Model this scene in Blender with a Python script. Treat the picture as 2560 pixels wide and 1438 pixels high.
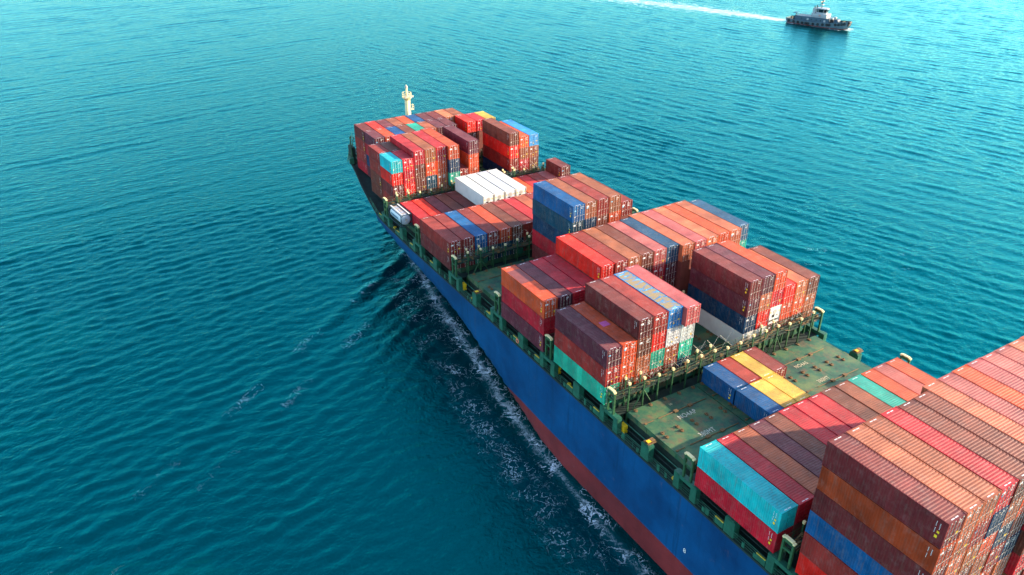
import bpy, math, random
import numpy as np
from mathutils import Vector

random.seed(7)
rng = np.random.default_rng(11)
for o in list(bpy.data.objects):
    bpy.data.objects.remove(o)
scene = bpy.context.scene
col = scene.collection
R = math.radians

# ------------------------------------------------------------------ camera
# ship axes: X from port side to starboard, Y towards the bow, Z up, sea level z = 0
ZO = 19.2                                  # height of the survey datum above the sea
cam_d = bpy.data.cameras.new('camera')
cam = bpy.data.objects.new('camera', cam_d)
col.objects.link(cam)
cam.location = (-54.595, -33.466, 63.857 + ZO)
cam.rotation_euler = (math.pi / 2 - .5096, 0, -.54237)
cam_d.sensor_width = 36
cam_d.lens = .77056 * 36
cam_d.clip_start = 1
cam_d.clip_end = 20000
scene.camera = cam

# ------------------------------------------------------------------ sky, sun, exposure
SUN_EL = R(17.5)
SUN_H = (math.cos(R(20.4)), -math.sin(R(20.4)))      # horizontal direction towards the sun
world = bpy.data.worlds.new('World')
scene.world = world
world.use_nodes = True
wn = world.node_tree
bg = wn.nodes['Background']
sky = wn.nodes.new('ShaderNodeTexSky')
sky.sky_type = 'NISHITA'
sky.sun_disc = False
sky.sun_elevation = SUN_EL
sky.sun_rotation = math.atan2(SUN_H[0], SUN_H[1])
sky.altitude = 50
sky.air_density = 1.0
sky.dust_density = 1.0
sky.ozone_density = 1.5
wn.links.new(sky.outputs[0], bg.inputs[0])
bg.inputs[1].default_value = 0.15
sun_d = bpy.data.lights.new('sun', 'SUN')
sun = bpy.data.objects.new('sun', sun_d)
col.objects.link(sun)
sun_d.energy = 4.2
sun_d.angle = R(0.5)
sun_d.color = (1.0, .80, .58)
sdir = Vector((SUN_H[0] * math.cos(SUN_EL), SUN_H[1] * math.cos(SUN_EL), math.sin(SUN_EL)))
sun.rotation_euler = (-sdir).to_track_quat('-Z', 'Y').to_euler()
sun.location = (200, -80, 200)
scene.view_settings.view_transform = 'Standard'
scene.view_settings.look = 'None'
scene.view_settings.exposure = 1.95
scene.view_settings.gamma = 1.0
scene.render.engine = 'CYCLES'
scene.cycles.max_bounces = 6
scene.cycles.use_denoising = True

# ------------------------------------------------------------------ helpers
def lin(c):
    return tuple((v / 255 / 12.92) if v / 255 <= .04045 else ((v / 255 + .055) / 1.055) ** 2.4 for v in c)


class MB:
    """collects faces; build() links them as one mesh object"""
    def __init__(s):
        s.v = []; s.f = []; s.m = []

    def quad(s, a, b, c, d, m=0):
        n = len(s.v); s.v += [a, b, c, d]; s.f.append((n, n + 1, n + 2, n + 3)); s.m.append(m)

    def box(s, x0, x1, y0, y1, z0, z1, m=0):
        n = len(s.v)
        s.v += [(x0, y0, z0), (x1, y0, z0), (x1, y1, z0), (x0, y1, z0), (x0, y0, z1), (x1, y0, z1), (x1, y1, z1), (x0, y1, z1)]
        s.f += [(n, n + 3, n + 2, n + 1), (n + 4, n + 5, n + 6, n + 7), (n, n + 1, n + 5, n + 4), (n + 1, n + 2, n + 6, n + 5), (n + 2, n + 3, n + 7, n + 6), (n + 3, n, n + 4, n + 7)]
        s.m += [m] * 6

    def bar(s, p, q, r=.05, k=6, m=0, r2=None):
        p = Vector(p); q = Vector(q); d = (q - p)
        if d.length < 1e-6: return
        d.normalize()
        u = d.orthogonal().normalized(); w = d.cross(u); n = len(s.v)
        r2 = r if r2 is None else r2
        for c, rr in ((p, r), (q, r2)):
            for i in range(k):
                a = 2 * math.pi * i / k
                s.v.append(tuple(c + (u * math.cos(a) + w * math.sin(a)) * rr))
        for i in range(k):
            j = (i + 1) % k
            s.f.append((n + i, n + j, n + k + j, n + k + i)); s.m.append(m)
        s.f.append(tuple(n + k - 1 - i for i in range(k))); s.m.append(m)
        s.f.append(tuple(n + k + i for i in range(k))); s.m.append(m)

    def loft(s, rings, m=0, close=True, cap=True):
        n = len(s.v); k = len(rings[0])
        for rg in rings: s.v += [tuple(p) for p in rg]
        for a in range(len(rings) - 1):
            for i in range(k if close else k - 1):
                j = (i + 1) % k
                s.f.append((n + a * k + i, n + a * k + j, n + (a + 1) * k + j, n + (a + 1) * k + i)); s.m.append(m)
        if cap:
            s.f.append(tuple(n + k - 1 - i for i in range(k))); s.m.append(m)
            s.f.append(tuple(n + (len(rings) - 1) * k + i for i in range(k))); s.m.append(m)

    def torus(s, c, axis, R0, r, k=14, j=8, m=0):
        c = Vector(c); ax = Vector(axis).normalized(); u = ax.orthogonal().normalized(); w = ax.cross(u); n = len(s.v)
        for a in range(k):
            t = 2 * math.pi * a / k; d = u * math.cos(t) + w * math.sin(t)
            for b in range(j):
                p = 2 * math.pi * b / j
                s.v.append(tuple(c + d * (R0 + r * math.cos(p)) + ax * r * math.sin(p)))
        for a in range(k):
            for b in range(j):
                s.f.append((n + a * j + b, n + ((a + 1) % k) * j + b, n + ((a + 1) % k) * j + (b + 1) % j, n + a * j + (b + 1) % j)); s.m.append(m)

    def mesh(s, name, mats, off=(0, 0, 0), smooth=False):
        me = bpy.data.meshes.new(name)
        v = [(a - off[0], b - off[1], c - off[2]) for a, b, c in s.v]
        me.from_pydata(v, [], s.f)
        for mt in (mats if isinstance(mats, (list, tuple)) else [mats]): me.materials.append(mt)
        me.polygons.foreach_set('material_index', s.m)
        if smooth: me.polygons.foreach_set('use_smooth', [True] * len(s.f))
        me.update()
        return me

    def build(s, name, mats, parent=None, off=(0, 0, 0), smooth=False):
        return link(name, s.mesh(name, mats, off, smooth), parent)


def link(name, me, parent=None, loc=(0, 0, 0)):
    o = bpy.data.objects.new(name, me)
    col.objects.link(o)
    o.location = loc
    if parent is not None: o.parent = parent
    return o


def empty(name, loc, rz=0.0):
    o = bpy.data.objects.new(name, None)
    col.objects.link(o)
    o.location = loc; o.rotation_euler = (0, 0, rz)
    o.empty_display_size = .5
    return o


def tag(o, label=None, cat=None, group=None, kind=None):
    if label: o['label'] = label
    if cat: o['category'] = cat
    if group: o['group'] = group
    if kind: o['kind'] = kind
    return o


# ------------------------------------------------------------------ materials
def newmat(name):
    m = bpy.data.materials.new(name); m.use_nodes = True
    nt = m.node_tree
    return m, nt, nt.nodes['Principled BSDF']


def N(nt, t, **kw):
    n = nt.nodes.new(t)
    for k, v in kw.items():
        if k.startswith('i_'):
            key = k[2:]
            n.inputs[int(key) if key.isdigit() else key.replace('_', ' ')].default_value = v
        else: setattr(n, k, v)
    return n


def L(nt, a, b): nt.links.new(a, b)


def ramp(nt, stops, interp='LINEAR'):
    r = N(nt, 'ShaderNodeValToRGB'); r.color_ramp.interpolation = interp
    e = r.color_ramp.elements
    while len(e) < len(stops): e.new(.5)
    for i, (p, c) in enumerate(stops):
        e[i].position = p; e[i].color = c if len(c) == 4 else (*c, 1)
    return r


def mix(nt, fac, a, b, mode='MIX'):
    n = N(nt, 'ShaderNodeMix', data_type='RGBA', blend_type=mode)
    for sock, val in ((n.inputs[0], fac), (n.inputs[6], a), (n.inputs[7], b)):
        if hasattr(val, 'is_output'): L(nt, val, sock)
        elif isinstance(val, (int, float)): sock.default_value = val
        else: sock.default_value = (*val, 1) if len(val) == 3 else val
    return n.outputs[2]


def simple(name, rgb, rough=.6, metal=0.0, noise=.25, scale=1.5):
    m, nt, p = newmat(name)
    c = tuple(v * .85 for v in lin(rgb))
    tc = N(nt, 'ShaderNodeTexCoord')
    nz = N(nt, 'ShaderNodeTexNoise', i_Scale=scale, i_Detail=6.0, i_Roughness=.65)
    L(nt, tc.outputs['Object'], nz.inputs['Vector'])
    r = ramp(nt, [(.3, tuple(v * (1 - noise) for v in c)), (.7, tuple(min(1, v * (1 + noise)) for v in c))])
    L(nt, nz.outputs[0], r.inputs[0]); L(nt, r.outputs[0], p.inputs['Base Color'])
    p.inputs['Roughness'].default_value = rough; p.inputs['Metallic'].default_value = metal
    return m


def paint_material(name, peel=False):
    """weathered container paint; the hue comes from each container's own object colour"""
    m, nt, p = newmat(name)
    oi = N(nt, 'ShaderNodeObjectInfo'); tc = N(nt, 'ShaderNodeTexCoord')
    rnd = N(nt, 'ShaderNodeVectorMath', operation='SCALE'); rnd.inputs[0].default_value = (37, 91, 53)
    at = N(nt, 'ShaderNodeAttribute', attribute_type='OBJECT', attribute_name='seed')
    L(nt, at.outputs['Fac'], rnd.inputs['Scale'])
    ad = N(nt, 'ShaderNodeVectorMath', operation='ADD')
    L(nt, tc.outputs['Object'], ad.inputs[0]); L(nt, rnd.outputs[0], ad.inputs[1])
    big = N(nt, 'ShaderNodeTexNoise', i_Scale=.35, i_Detail=5.0, i_Roughness=.6)
    L(nt, ad.outputs[0], big.inputs['Vector'])
    c1 = ramp(nt, [(.28, (.62, .62, .64)), (.72, (1.28, 1.25, 1.2))])
    L(nt, big.outputs[0], c1.inputs[0])
    base = mix(nt, 1.0, oi.outputs['Color'], c1.outputs[0], 'MULTIPLY')
    # welded panels differ slightly in tone from one another
    sp = N(nt, 'ShaderNodeSeparateXYZ'); L(nt, ad.outputs[0], sp.inputs[0])
    dv = N(nt, 'ShaderNodeMath', operation='DIVIDE', i_1=1.17); L(nt, sp.outputs[1], dv.inputs[0])
    fl = N(nt, 'ShaderNodeMath', operation='FLOOR'); L(nt, dv.outputs[0], fl.inputs[0])
    wnz = N(nt, 'ShaderNodeTexWhiteNoise', noise_dimensions='1D'); L(nt, fl.outputs[0], wnz.inputs['W'])
    pw = N(nt, 'ShaderNodeMath', operation='POWER', i_1=2.2); L(nt, wnz.outputs['Value'], pw.inputs[0])
    pr_ = N(nt, 'ShaderNodeMapRange', i_3=.94, i_4=1.22); L(nt, pw.outputs[0], pr_.inputs[0])
    base = mix(nt, 1.0, base, pr_.outputs[0], 'MULTIPLY')
    # faded, chalky film and scuffs
    mp = N(nt, 'ShaderNodeMapping'); mp.inputs['Scale'].default_value = (1, 1, .12)
    L(nt, ad.outputs[0], mp.inputs[0])
    st = N(nt, 'ShaderNodeTexNoise', i_Scale=3.2, i_Detail=8.0, i_Roughness=.7)
    L(nt, mp.outputs[0], st.inputs['Vector'])
    r2 = ramp(nt, [(.50, (0, 0, 0)), (.76, (.6, .6, .6))])
    L(nt, st.outputs[0], r2.inputs[0])
    base = mix(nt, r2.outputs[0], base, (.12, .07, .05))
    ch = N(nt, 'ShaderNodeTexNoise', i_Scale=1.1, i_Detail=9.0, i_Roughness=.72)
    L(nt, ad.outputs[0], ch.inputs['Vector'])
    r3 = ramp(nt, [(.5, (0, 0, 0)), (.75, (.09, .09, .09))])
    L(nt, ch.outputs[0], r3.inputs[0])
    base = mix(nt, r3.outputs[0], base, (.62, .56, .5))
    vo = N(nt, 'ShaderNodeTexNoise', i_Scale=9.0, i_Detail=2.0, i_Roughness=.5)
    L(nt, ad.outputs[0], vo.inputs['Vector'])
    r4 = ramp(nt, [(.70, (0, 0, 0)), (.74, (.85, .85, .85))])
    L(nt, vo.outputs[0], r4.inputs[0])
    base = mix(nt, r4.outputs[0], base, (.10, .05, .035))
    if peel:
        mp2 = N(nt, 'ShaderNodeMapping'); mp2.inputs['Scale'].default_value = (.35, 1.3, 1)
        L(nt, ad.outputs[0], mp2.inputs[0])
        pn = N(nt, 'ShaderNodeTexNoise', i_Scale=1.3, i_Detail=9.0, i_Roughness=.75)
        L(nt, mp2.outputs[0], pn.inputs['Vector'])
        r5 = ramp(nt, [(.44, (0, 0, 0)), (.50, (1, 1, 1))])
        L(nt, pn.outputs[0], r5.inputs[0])
        base = mix(nt, r5.outputs[0], base, (.27, .20, .10))
        r6 = ramp(nt, [(.36, (1, 1, 1)), (.42, (0, 0, 0))])
        L(nt, pn.outputs[0], r6.inputs[0])
        base = mix(nt, r6.outputs[0], base, (.20, .52, .62))
    L(nt, base, p.inputs['Base Color'])
    rr = N(nt, 'ShaderNodeMapRange', i_3=.42, i_4=.75)
    L(nt, big.outputs[0], rr.inputs[0]); L(nt, rr.outputs[0], p.inputs['Roughness'])
    p.inputs['Specular IOR Level'].default_value = .22
    bp = N(nt, 'ShaderNodeBump', i_Strength=.25, i_Distance=.02)
    L(nt, ch.outputs[0], bp.inputs['Height']); L(nt, bp.outputs[0], p.inputs['Normal'])
    return m


M_paint = paint_material('container_paint')
M_peel = paint_material('peeling_container_paint', True)
M_steel = simple('galvanised_steel', (190, 180, 170), .45, .3, .3, 4)
M_gasket = simple('dark_rubber', (28, 26, 26), .8)
M_white = simple('white_lettering', (235, 235, 230), .6, 0, .08)
M_yellow = simple('yellow_placard', (245, 200, 30), .6, 0, .1)
M_cyanlabel = simple('pale_blue_placard', (120, 200, 235), .6, 0, .1)
M_floor = simple('container_underside', (45, 38, 34), .9)
M_green = simple('green_deck_paint', (22, 90, 68), .6, 0, .45, 1.2)
M_greenlit = simple('sunlit_green_steelwork', (38, 84, 48), .6, 0, .4, 2.0)  # the ship's green again, with a warmer sunlit tone put into the colour
M_darkgreen = simple('dark_green_deck', (16, 42, 34), .8, 0, .5, .8)
M_rust = simple('rusty_lashing_gear', (112, 84, 48), .8, 0, .5, 5)
M_cream = simple('cream_paint', (240, 216, 158), .55, 0, .1)
M_yel = simple('yellow_deck_paint', (240, 190, 20), .6, 0, .15)
M_black = simple('black_rubber', (20, 20, 22), .75, 0, .2)
M_reefer = simple('white_reefer_panel', (212, 213, 208), .5, 0, .10, .6)
M_reefer2 = simple('greyed_reefer_panel', (188, 194, 204), .55, 0, .14, .6)
M_tank = simple('pale_tank_cladding', (196, 206, 214), .35, .2, .1, .8)


def hatch_material():
    m, nt, p = newmat('worn_green_hatch_paint')
    tc = N(nt, 'ShaderNodeTexCoord')
    a = N(nt, 'ShaderNodeTexNoise', i_Scale=.28, i_Detail=8.0, i_Roughness=.68)
    L(nt, tc.outputs['Object'], a.inputs['Vector'])
    r = ramp(nt, [(.32, lin((20, 50, 42))), (.5, lin((36, 86, 58))), (.68, lin((90, 108, 62)))])
    L(nt, a.outputs[0], r.inputs[0])
    b = N(nt, 'ShaderNodeTexNoise', i_Scale=.55, i_Detail=10.0, i_Roughness=.75)
    ad = N(nt, 'ShaderNodeVectorMath', operation='ADD'); ad.inputs[1].default_value = (13, 7, 3)
    L(nt, tc.outputs['Object'], ad.inputs[0]); L(nt, ad.outputs[0], b.inputs['Vector'])
    rb = ramp(nt, [(.50, (0, 0, 0)), (.68, (.8, .8, .8))])
    L(nt, b.outputs[0], rb.inputs[0])
    base = mix(nt, rb.outputs[0], r.outputs[0], lin((110, 78, 52)))
    c = N(nt, 'ShaderNodeTexNoise', i_Scale=2.6, i_Detail=6.0)
    L(nt, tc.outputs['Object'], c.inputs['Vector'])
    rc = ramp(nt, [(.58, (0, 0, 0)), (.75, (.6, .6, .6))])
    L(nt, c.outputs[0], rc.inputs[0])
    base = mix(nt, rc.outputs[0], base, lin((30, 44, 40)))
    L(nt, base, p.inputs['Base Color'])
    p.inputs['Roughness'].default_value = .62
    return m


def hull_material(name, rgb, dark, streak, rust):
    m, nt, p = newmat(name)
    tc = N(nt, 'ShaderNodeTexCoord')
    a = N(nt, 'ShaderNodeTexNoise', i_Scale=.11, i_Detail=7.0, i_Roughness=.65)
    L(nt, tc.outputs['Object'], a.inputs['Vector'])
    r = ramp(nt, [(.35, lin(dark)), (.62, lin(rgb))])
    L(nt, a.outputs[0], r.inputs[0])
    mp = N(nt, 'ShaderNodeMapping'); mp.inputs['Scale'].default_value = (1, 1, .06)
    L(nt, tc.outputs['Object'], mp.inputs[0])
    b = N(nt, 'ShaderNodeTexNoise', i_Scale=1.1, i_Detail=6.0, i_Roughness=.7)
    L(nt, mp.outputs[0], b.inputs['Vector'])
    rb = ramp(nt, [(.56, (0, 0, 0)), (.74, (streak,) * 3)])
    L(nt, b.outputs[0], rb.inputs[0])
    base = mix(nt, rb.outputs[0], r.outputs[0], tuple(v * .35 for v in lin(rgb)))
    c = N(nt, 'ShaderNodeTexNoise', i_Scale=.7, i_Detail=10.0, i_Roughness=.78)
    L(nt, tc.outputs['Object'], c.inputs['Vector'])
    rc = ramp(nt, [(.60, (0, 0, 0)), (.70, (rust,) * 3)])
    L(nt, c.outputs[0], rc.inputs[0])
    base = mix(nt, rc.outputs[0], base, lin((118, 96, 92)))
    mp3 = N(nt, 'ShaderNodeMapping'); mp3.inputs['Scale'].default_value = (1, 1, .035); mp3.inputs['Location'].default_value = (5, 31, 2)
    L(nt, tc.outputs['Object'], mp3.inputs[0])
    rn = N(nt, 'ShaderNodeTexNoise', i_Scale=.75, i_Detail=7.0, i_Roughness=.75); L(nt, mp3.outputs[0], rn.inputs['Vector'])
    rr3 = ramp(nt, [(.60, (0, 0, 0)), (.72, (.45, .45, .45))]); L(nt, rn.outputs[0], rr3.inputs[0])
    base = mix(nt, rr3.outputs[0], base, lin((74, 58, 56)))
    L(nt, base, p.inputs['Base Color'])
    p.inputs['Roughness'].default_value = .45
    p.inputs['Specular IOR Level'].default_value = .25
    # plate seams and slight plate dishing
    br = N(nt, 'ShaderNodeTexBrick', i_Scale=1.0)
    br.inputs['Mortar Size'].default_value = .006; br.inputs['Brick Width'].default_value = 11.0; br.inputs['Row Height'].default_value = 2.4
    sx = N(nt, 'ShaderNodeSeparateXYZ'); cx = N(nt, 'ShaderNodeCombineXYZ')
    L(nt, tc.outputs['Object'], sx.inputs[0]); L(nt, sx.outputs[1], cx.inputs[0]); L(nt, sx.outputs[2], cx.inputs[1])
    L(nt, cx.outputs[0], br.inputs['Vector'])
    ds = N(nt, 'ShaderNodeTexNoise', i_Scale=.5, i_Detail=2.0)
    L(nt, tc.outputs['Object'], ds.inputs['Vector'])
    sm = N(nt, 'ShaderNodeMath', operation='ADD')
    L(nt, br.outputs['Fac'], sm.inputs[0]); L(nt, ds.outputs[0], sm.inputs[1])
    bp = N(nt, 'ShaderNodeBump', i_Strength=.3, i_Distance=.05)
    L(nt, sm.outputs[0], bp.inputs['Height']); L(nt, bp.outputs[0], p.inputs['Normal'])
    return m


M_hatch = hatch_material()
M_hull = hull_material('blue_hull_paint', (6, 72, 120), (4, 50, 92), .8, .25)
M_boot = hull_material('red_antifouling', (126, 44, 44), (90, 32, 34), .35, .55)


def sea_material():
    m, nt, p = newmat('sea_water')
    tc = N(nt, 'ShaderNodeTexCoord')
    fo = N(nt, 'ShaderNodeAttribute', attribute_name='foam')
    # body colour
    n0 = N(nt, 'ShaderNodeTexNoise', i_Scale=.012, i_Detail=3.0)
    L(nt, tc.outputs['Object'], n0.inputs['Vector'])
    r0 = ramp(nt, [(.35, (.0, .014, .015)), (.65, (.0, .022, .021))])
    L(nt, n0.outputs[0], r0.inputs[0])
    # lacy foam: thin ridges between warped cells
    wz = N(nt, 'ShaderNodeTexNoise', i_Scale=.35, i_Detail=4.0)
    L(nt, tc.outputs['Object'], wz.inputs['Vector'])
    wa = N(nt, 'ShaderNodeVectorMath', operation='SCALE', i_Scale=3.2)
    L(nt, wz.outputs['Color'], wa.inputs[0])
    wb = N(nt, 'ShaderNodeVectorMath', operation='ADD')
    L(nt, tc.outputs['Object'], wb.inputs[0]); L(nt, wa.outputs[0], wb.inputs[1])
    rid = N(nt, 'ShaderNodeTexNoise', i_Scale=.62, i_Detail=5.0, i_Roughness=.6)
    L(nt, wb.outputs[0], rid.inputs['Vector'])
    r1 = N(nt, 'ShaderNodeMath', operation='SUBTRACT', i_1=.5); L(nt, rid.outputs[0], r1.inputs[0])
    r2 = N(nt, 'ShaderNodeMath', operation='ABSOLUTE'); L(nt, r1.outputs[0], r2.inputs[0])
    # width of the lace follows the foam amount
    wd = N(nt, 'ShaderNodeMath', operation='MULTIPLY', i_1=.075); L(nt, fo.outputs['Fac'], wd.inputs[0])
    gt = N(nt, 'ShaderNodeMapRange', i_3=1.0, i_4=0.0); gt.clamp = True
    L(nt, r2.outputs[0], gt.inputs[0]); gt.inputs[1].default_value = 0.0
    L(nt, wd.outputs[0], gt.inputs[2])
    # break-up
    bk = N(nt, 'ShaderNodeTexNoise', i_Scale=.22, i_Detail=5.0)
    L(nt, tc.outputs['Object'], bk.inputs['Vector'])
    rbk = ramp(nt, [(.42, (0, 0, 0)), (.60, (1, 1, 1))]); L(nt, bk.outputs[0], rbk.inputs[0])
    m1 = N(nt, 'ShaderNodeMath', operation='MULTIPLY'); L(nt, gt.outputs[0], m1.inputs[0]); L(nt, rbk.outputs[0], m1.inputs[1])
    rf = N(nt, 'ShaderNodeTexNoise', i_Scale=1.7, i_Detail=4.0, i_Roughness=.6); L(nt, wb.outputs[0], rf.inputs['Vector'])
    rf1 = N(nt, 'ShaderNodeMath', operation='SUBTRACT', i_1=.5); L(nt, rf.outputs[0], rf1.inputs[0])
    rf2 = N(nt, 'ShaderNodeMath', operation='ABSOLUTE'); L(nt, rf1.outputs[0], rf2.inputs[0])
    rf3 = N(nt, 'ShaderNodeMapRange', i_3=.75, i_4=0.0); L(nt, rf2.outputs[0], rf3.inputs[0]); rf3.inputs[1].default_value = 0.0; L(nt, wd.outputs[0], rf3.inputs[2])
    cr = N(nt, 'ShaderNodeMapRange', i_1=.55, i_2=.95, i_3=0.0, i_4=1.0); L(nt, fo.outputs['Fac'], cr.inputs[0])
    rf4 = N(nt, 'ShaderNodeMath', operation='MULTIPLY'); L(nt, rf3.outputs[0], rf4.inputs[0]); L(nt, cr.outputs[0], rf4.inputs[1])
    m1b = N(nt, 'ShaderNodeMath', operation='MAXIMUM'); L(nt, m1.outputs[0], m1b.inputs[0]); L(nt, rf4.outputs[0], m1b.inputs[1]); m1 = m1b
    cut = N(nt, 'ShaderNodeMath', operation='GREATER_THAN', i_1=.02); L(nt, fo.outputs['Fac'], cut.inputs[0])
    m2 = N(nt, 'ShaderNodeMath', operation='MULTIPLY'); L(nt, m1.outputs[0], m2.inputs[0]); L(nt, cut.outputs[0], m2.inputs[1])
    # dense churned foam (wakes): attribute above 1
    dn = N(nt, 'ShaderNodeMapRange', i_1=.98, i_2=2.0, i_3=0.0, i_4=1.0); dn.clamp = True
    L(nt, fo.outputs['Fac'], dn.inputs[0])
    dn2 = N(nt, 'ShaderNodeTexNoise', i_Scale=.5, i_Detail=6.0); L(nt, tc.outputs['Object'], dn2.inputs['Vector'])
    dn5 = N(nt, 'ShaderNodeMapRange', i_1=.3, i_2=.7, i_3=.25, i_4=.75); L(nt, dn2.outputs[0], dn5.inputs[0])
    dn3 = N(nt, 'ShaderNodeMath', operation='MULTIPLY'); L(nt, dn.outputs[0], dn3.inputs[0]); L(nt, dn5.outputs[0], dn3.inputs[1])
    dn4 = N(nt, 'ShaderNodeMath', operation='MULTIPLY', i_1=1.5); dn4.use_clamp = True; L(nt, dn3.outputs[0], dn4.inputs[0])
    mx = N(nt, 'ShaderNodeMath', operation='MAXIMUM'); L(nt, m2.outputs[0], mx.inputs[0]); L(nt, dn4.outputs[0], mx.inputs[1])
    # aerated water round the foam is paler
    ae = N(nt, 'ShaderNodeMath', operation='MULTIPLY', i_1=.4); ae.use_clamp = True; L(nt, fo.outputs['Fac'], ae.inputs[0])
    body = mix(nt, ae.outputs[0], r0.outputs[0], (.01, .16, .18))
    base = mix(nt, mx.outputs[0], body, (.86, .93, .95))
    L(nt, base, p.inputs['Base Color'])
    p.inputs['Specular IOR Level'].default_value = 0.0
    gl = N(nt, 'ShaderNodeBsdfGlossy'); gl.inputs['Color'].default_value = (.09, .90, 1.0, 1)
    fr = N(nt, 'ShaderNodeFresnel', i_IOR=2.2)
    gz = N(nt, 'ShaderNodeMapRange', i_1=.20, i_2=.72, i_3=0.0, i_4=1.0); gz.clamp = True; L(nt, fr.outputs[0], gz.inputs[0])
    L(nt, mix(nt, gz.outputs[0], (.0, .60, .62), (.42, .92, 1.0)), gl.inputs['Color'])      # reflection whitens towards grazing
    ms = N(nt, 'ShaderNodeMixShader')
    out = [n for n in nt.nodes if n.type == 'OUTPUT_MATERIAL'][0]
    nf = N(nt, 'ShaderNodeMath', operation='SUBTRACT', i_0=1.0); L(nt, mx.outputs[0], nf.inputs[1])
    ff = N(nt, 'ShaderNodeMath', operation='MULTIPLY'); L(nt, fr.outputs[0], ff.inputs[0]); L(nt, nf.outputs[0], ff.inputs[1])
    L(nt, ff.outputs[0], ms.inputs[0]); L(nt, p.outputs[0], ms.inputs[1]); L(nt, gl.outputs[0], ms.inputs[2]); L(nt, ms.outputs[0], out.inputs['Surface'])
    gl.inputs['Roughness'].default_value = .09
    rr = N(nt, 'ShaderNodeMapRange', i_3=.10, i_4=.7); L(nt, mx.outputs[0], rr.inputs[0]); L(nt, rr.outputs[0], p.inputs['Roughness'])
    # ripples
    mpA = N(nt, 'ShaderNodeMapping'); mpA.inputs['Rotation'].default_value = (0, 0, R(12)); mpA.inputs['Scale'].default_value = (.55, 1, 1)
    L(nt, tc.outputs['Object'], mpA.inputs[0])
    a = N(nt, 'ShaderNodeTexNoise', i_Scale=.62, i_Detail=6.0, i_Roughness=.6, i_Distortion=.5)
    L(nt, mpA.outputs[0], a.inputs['Vector'])
    b = N(nt, 'ShaderNodeTexNoise', i_Scale=1.5, i_Detail=5.0, i_Roughness=.6, i_Distortion=.6)
    L(nt, tc.outputs['Object'], b.inputs['Vector'])
    bpA = N(nt, 'ShaderNodeBump', i_Strength=1.0, i_Distance=.2)
    L(nt, a.outputs[0], bpA.inputs['Height'])
    bpB = N(nt, 'ShaderNodeBump', i_Strength=1.0, i_Distance=.10)
    L(nt, b.outputs[0], bpB.inputs['Height']); L(nt, bpA.outputs[0], bpB.inputs['Normal'])
    for nd in (p, gl, fr): L(nt, bpB.outputs[0], nd.inputs['Normal'])
    return m


M_sea = sea_material()

# ------------------------------------------------------------------ ship geometry constants
P = 2.538            # row pitch across the ship
BAYS = dict(A=-11.9, B=3.2, C=18.1, D=33.2, E=48.25, F=63.2, G=78.3, H=93.5, I=108.7, J=123.5)   # aft end of each bay
BASE = dict(A=-1.9, B=-2.05, C=-2.05, D=-2.05, E=-2.2, F=-2.05, G=-2.05, H=-2.05, I=-2.2, J=-2.0)
L40 = 12.19
XC = 20.3            # centre line


def interp(y, tab):
    ys = [a for a, _ in tab]
    return float(np.interp(y, ys, [b for _, b in tab]))


DECK_IN = [(-60, 0), (110, 0), (112, .1), (117, .75), (126, 2.2), (133, 3.6), (138, 4.5), (141, 5.2), (144, 7.0), (148, 11), (151, 16), (152.6, 20.5)]
WL_IN = [(-60, 0), (40, 0), (44, .15), (48, .5), (52, 1.4), (56, 2.8), (60, 4.4), (64, 6.0), (71, 8.5), (79, 11), (88, 13.4), (98, 15.6), (108, 17.4), (118, 18.9), (128, 20.0), (134, 20.5), (152.6, 20.5)]
KNUCKLE = [(-60, -19.2), (40, -19.1), (48, -18.6), (52, -17.6), (56, -16.3), (60, -14.9), (64, -13.4), (71, -11.3), (77, -9.6), (83, -8.6), (92, -7.6), (100, -6.8), (110, -5.6), (120, -4), (132, -2.4), (152.6, -.8)]
SHEER = [(-60, -4.6), (96, -4.6), (108, -4.2), (120, -3.2), (132, -2.0), (152.6, -.6)]


def hull_in(y, z):
    """inset of the hull side from the full breadth at height z (datum coordinates)"""
    zs = interp(y, SHEER); d, w = interp(y, DECK_IN), interp(y, WL_IN); zk = min(interp(y, KNUCKLE), zs - .2)
    t = min(1.2, max(0, (zk - z) / (zk + 19.3)))
    return d + (w - d) * t ** 1.05 + (.35 * max(0, (zs - z) / 15) if w > 2 else .175 * w * max(0, (zs - z) / 15))


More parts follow.
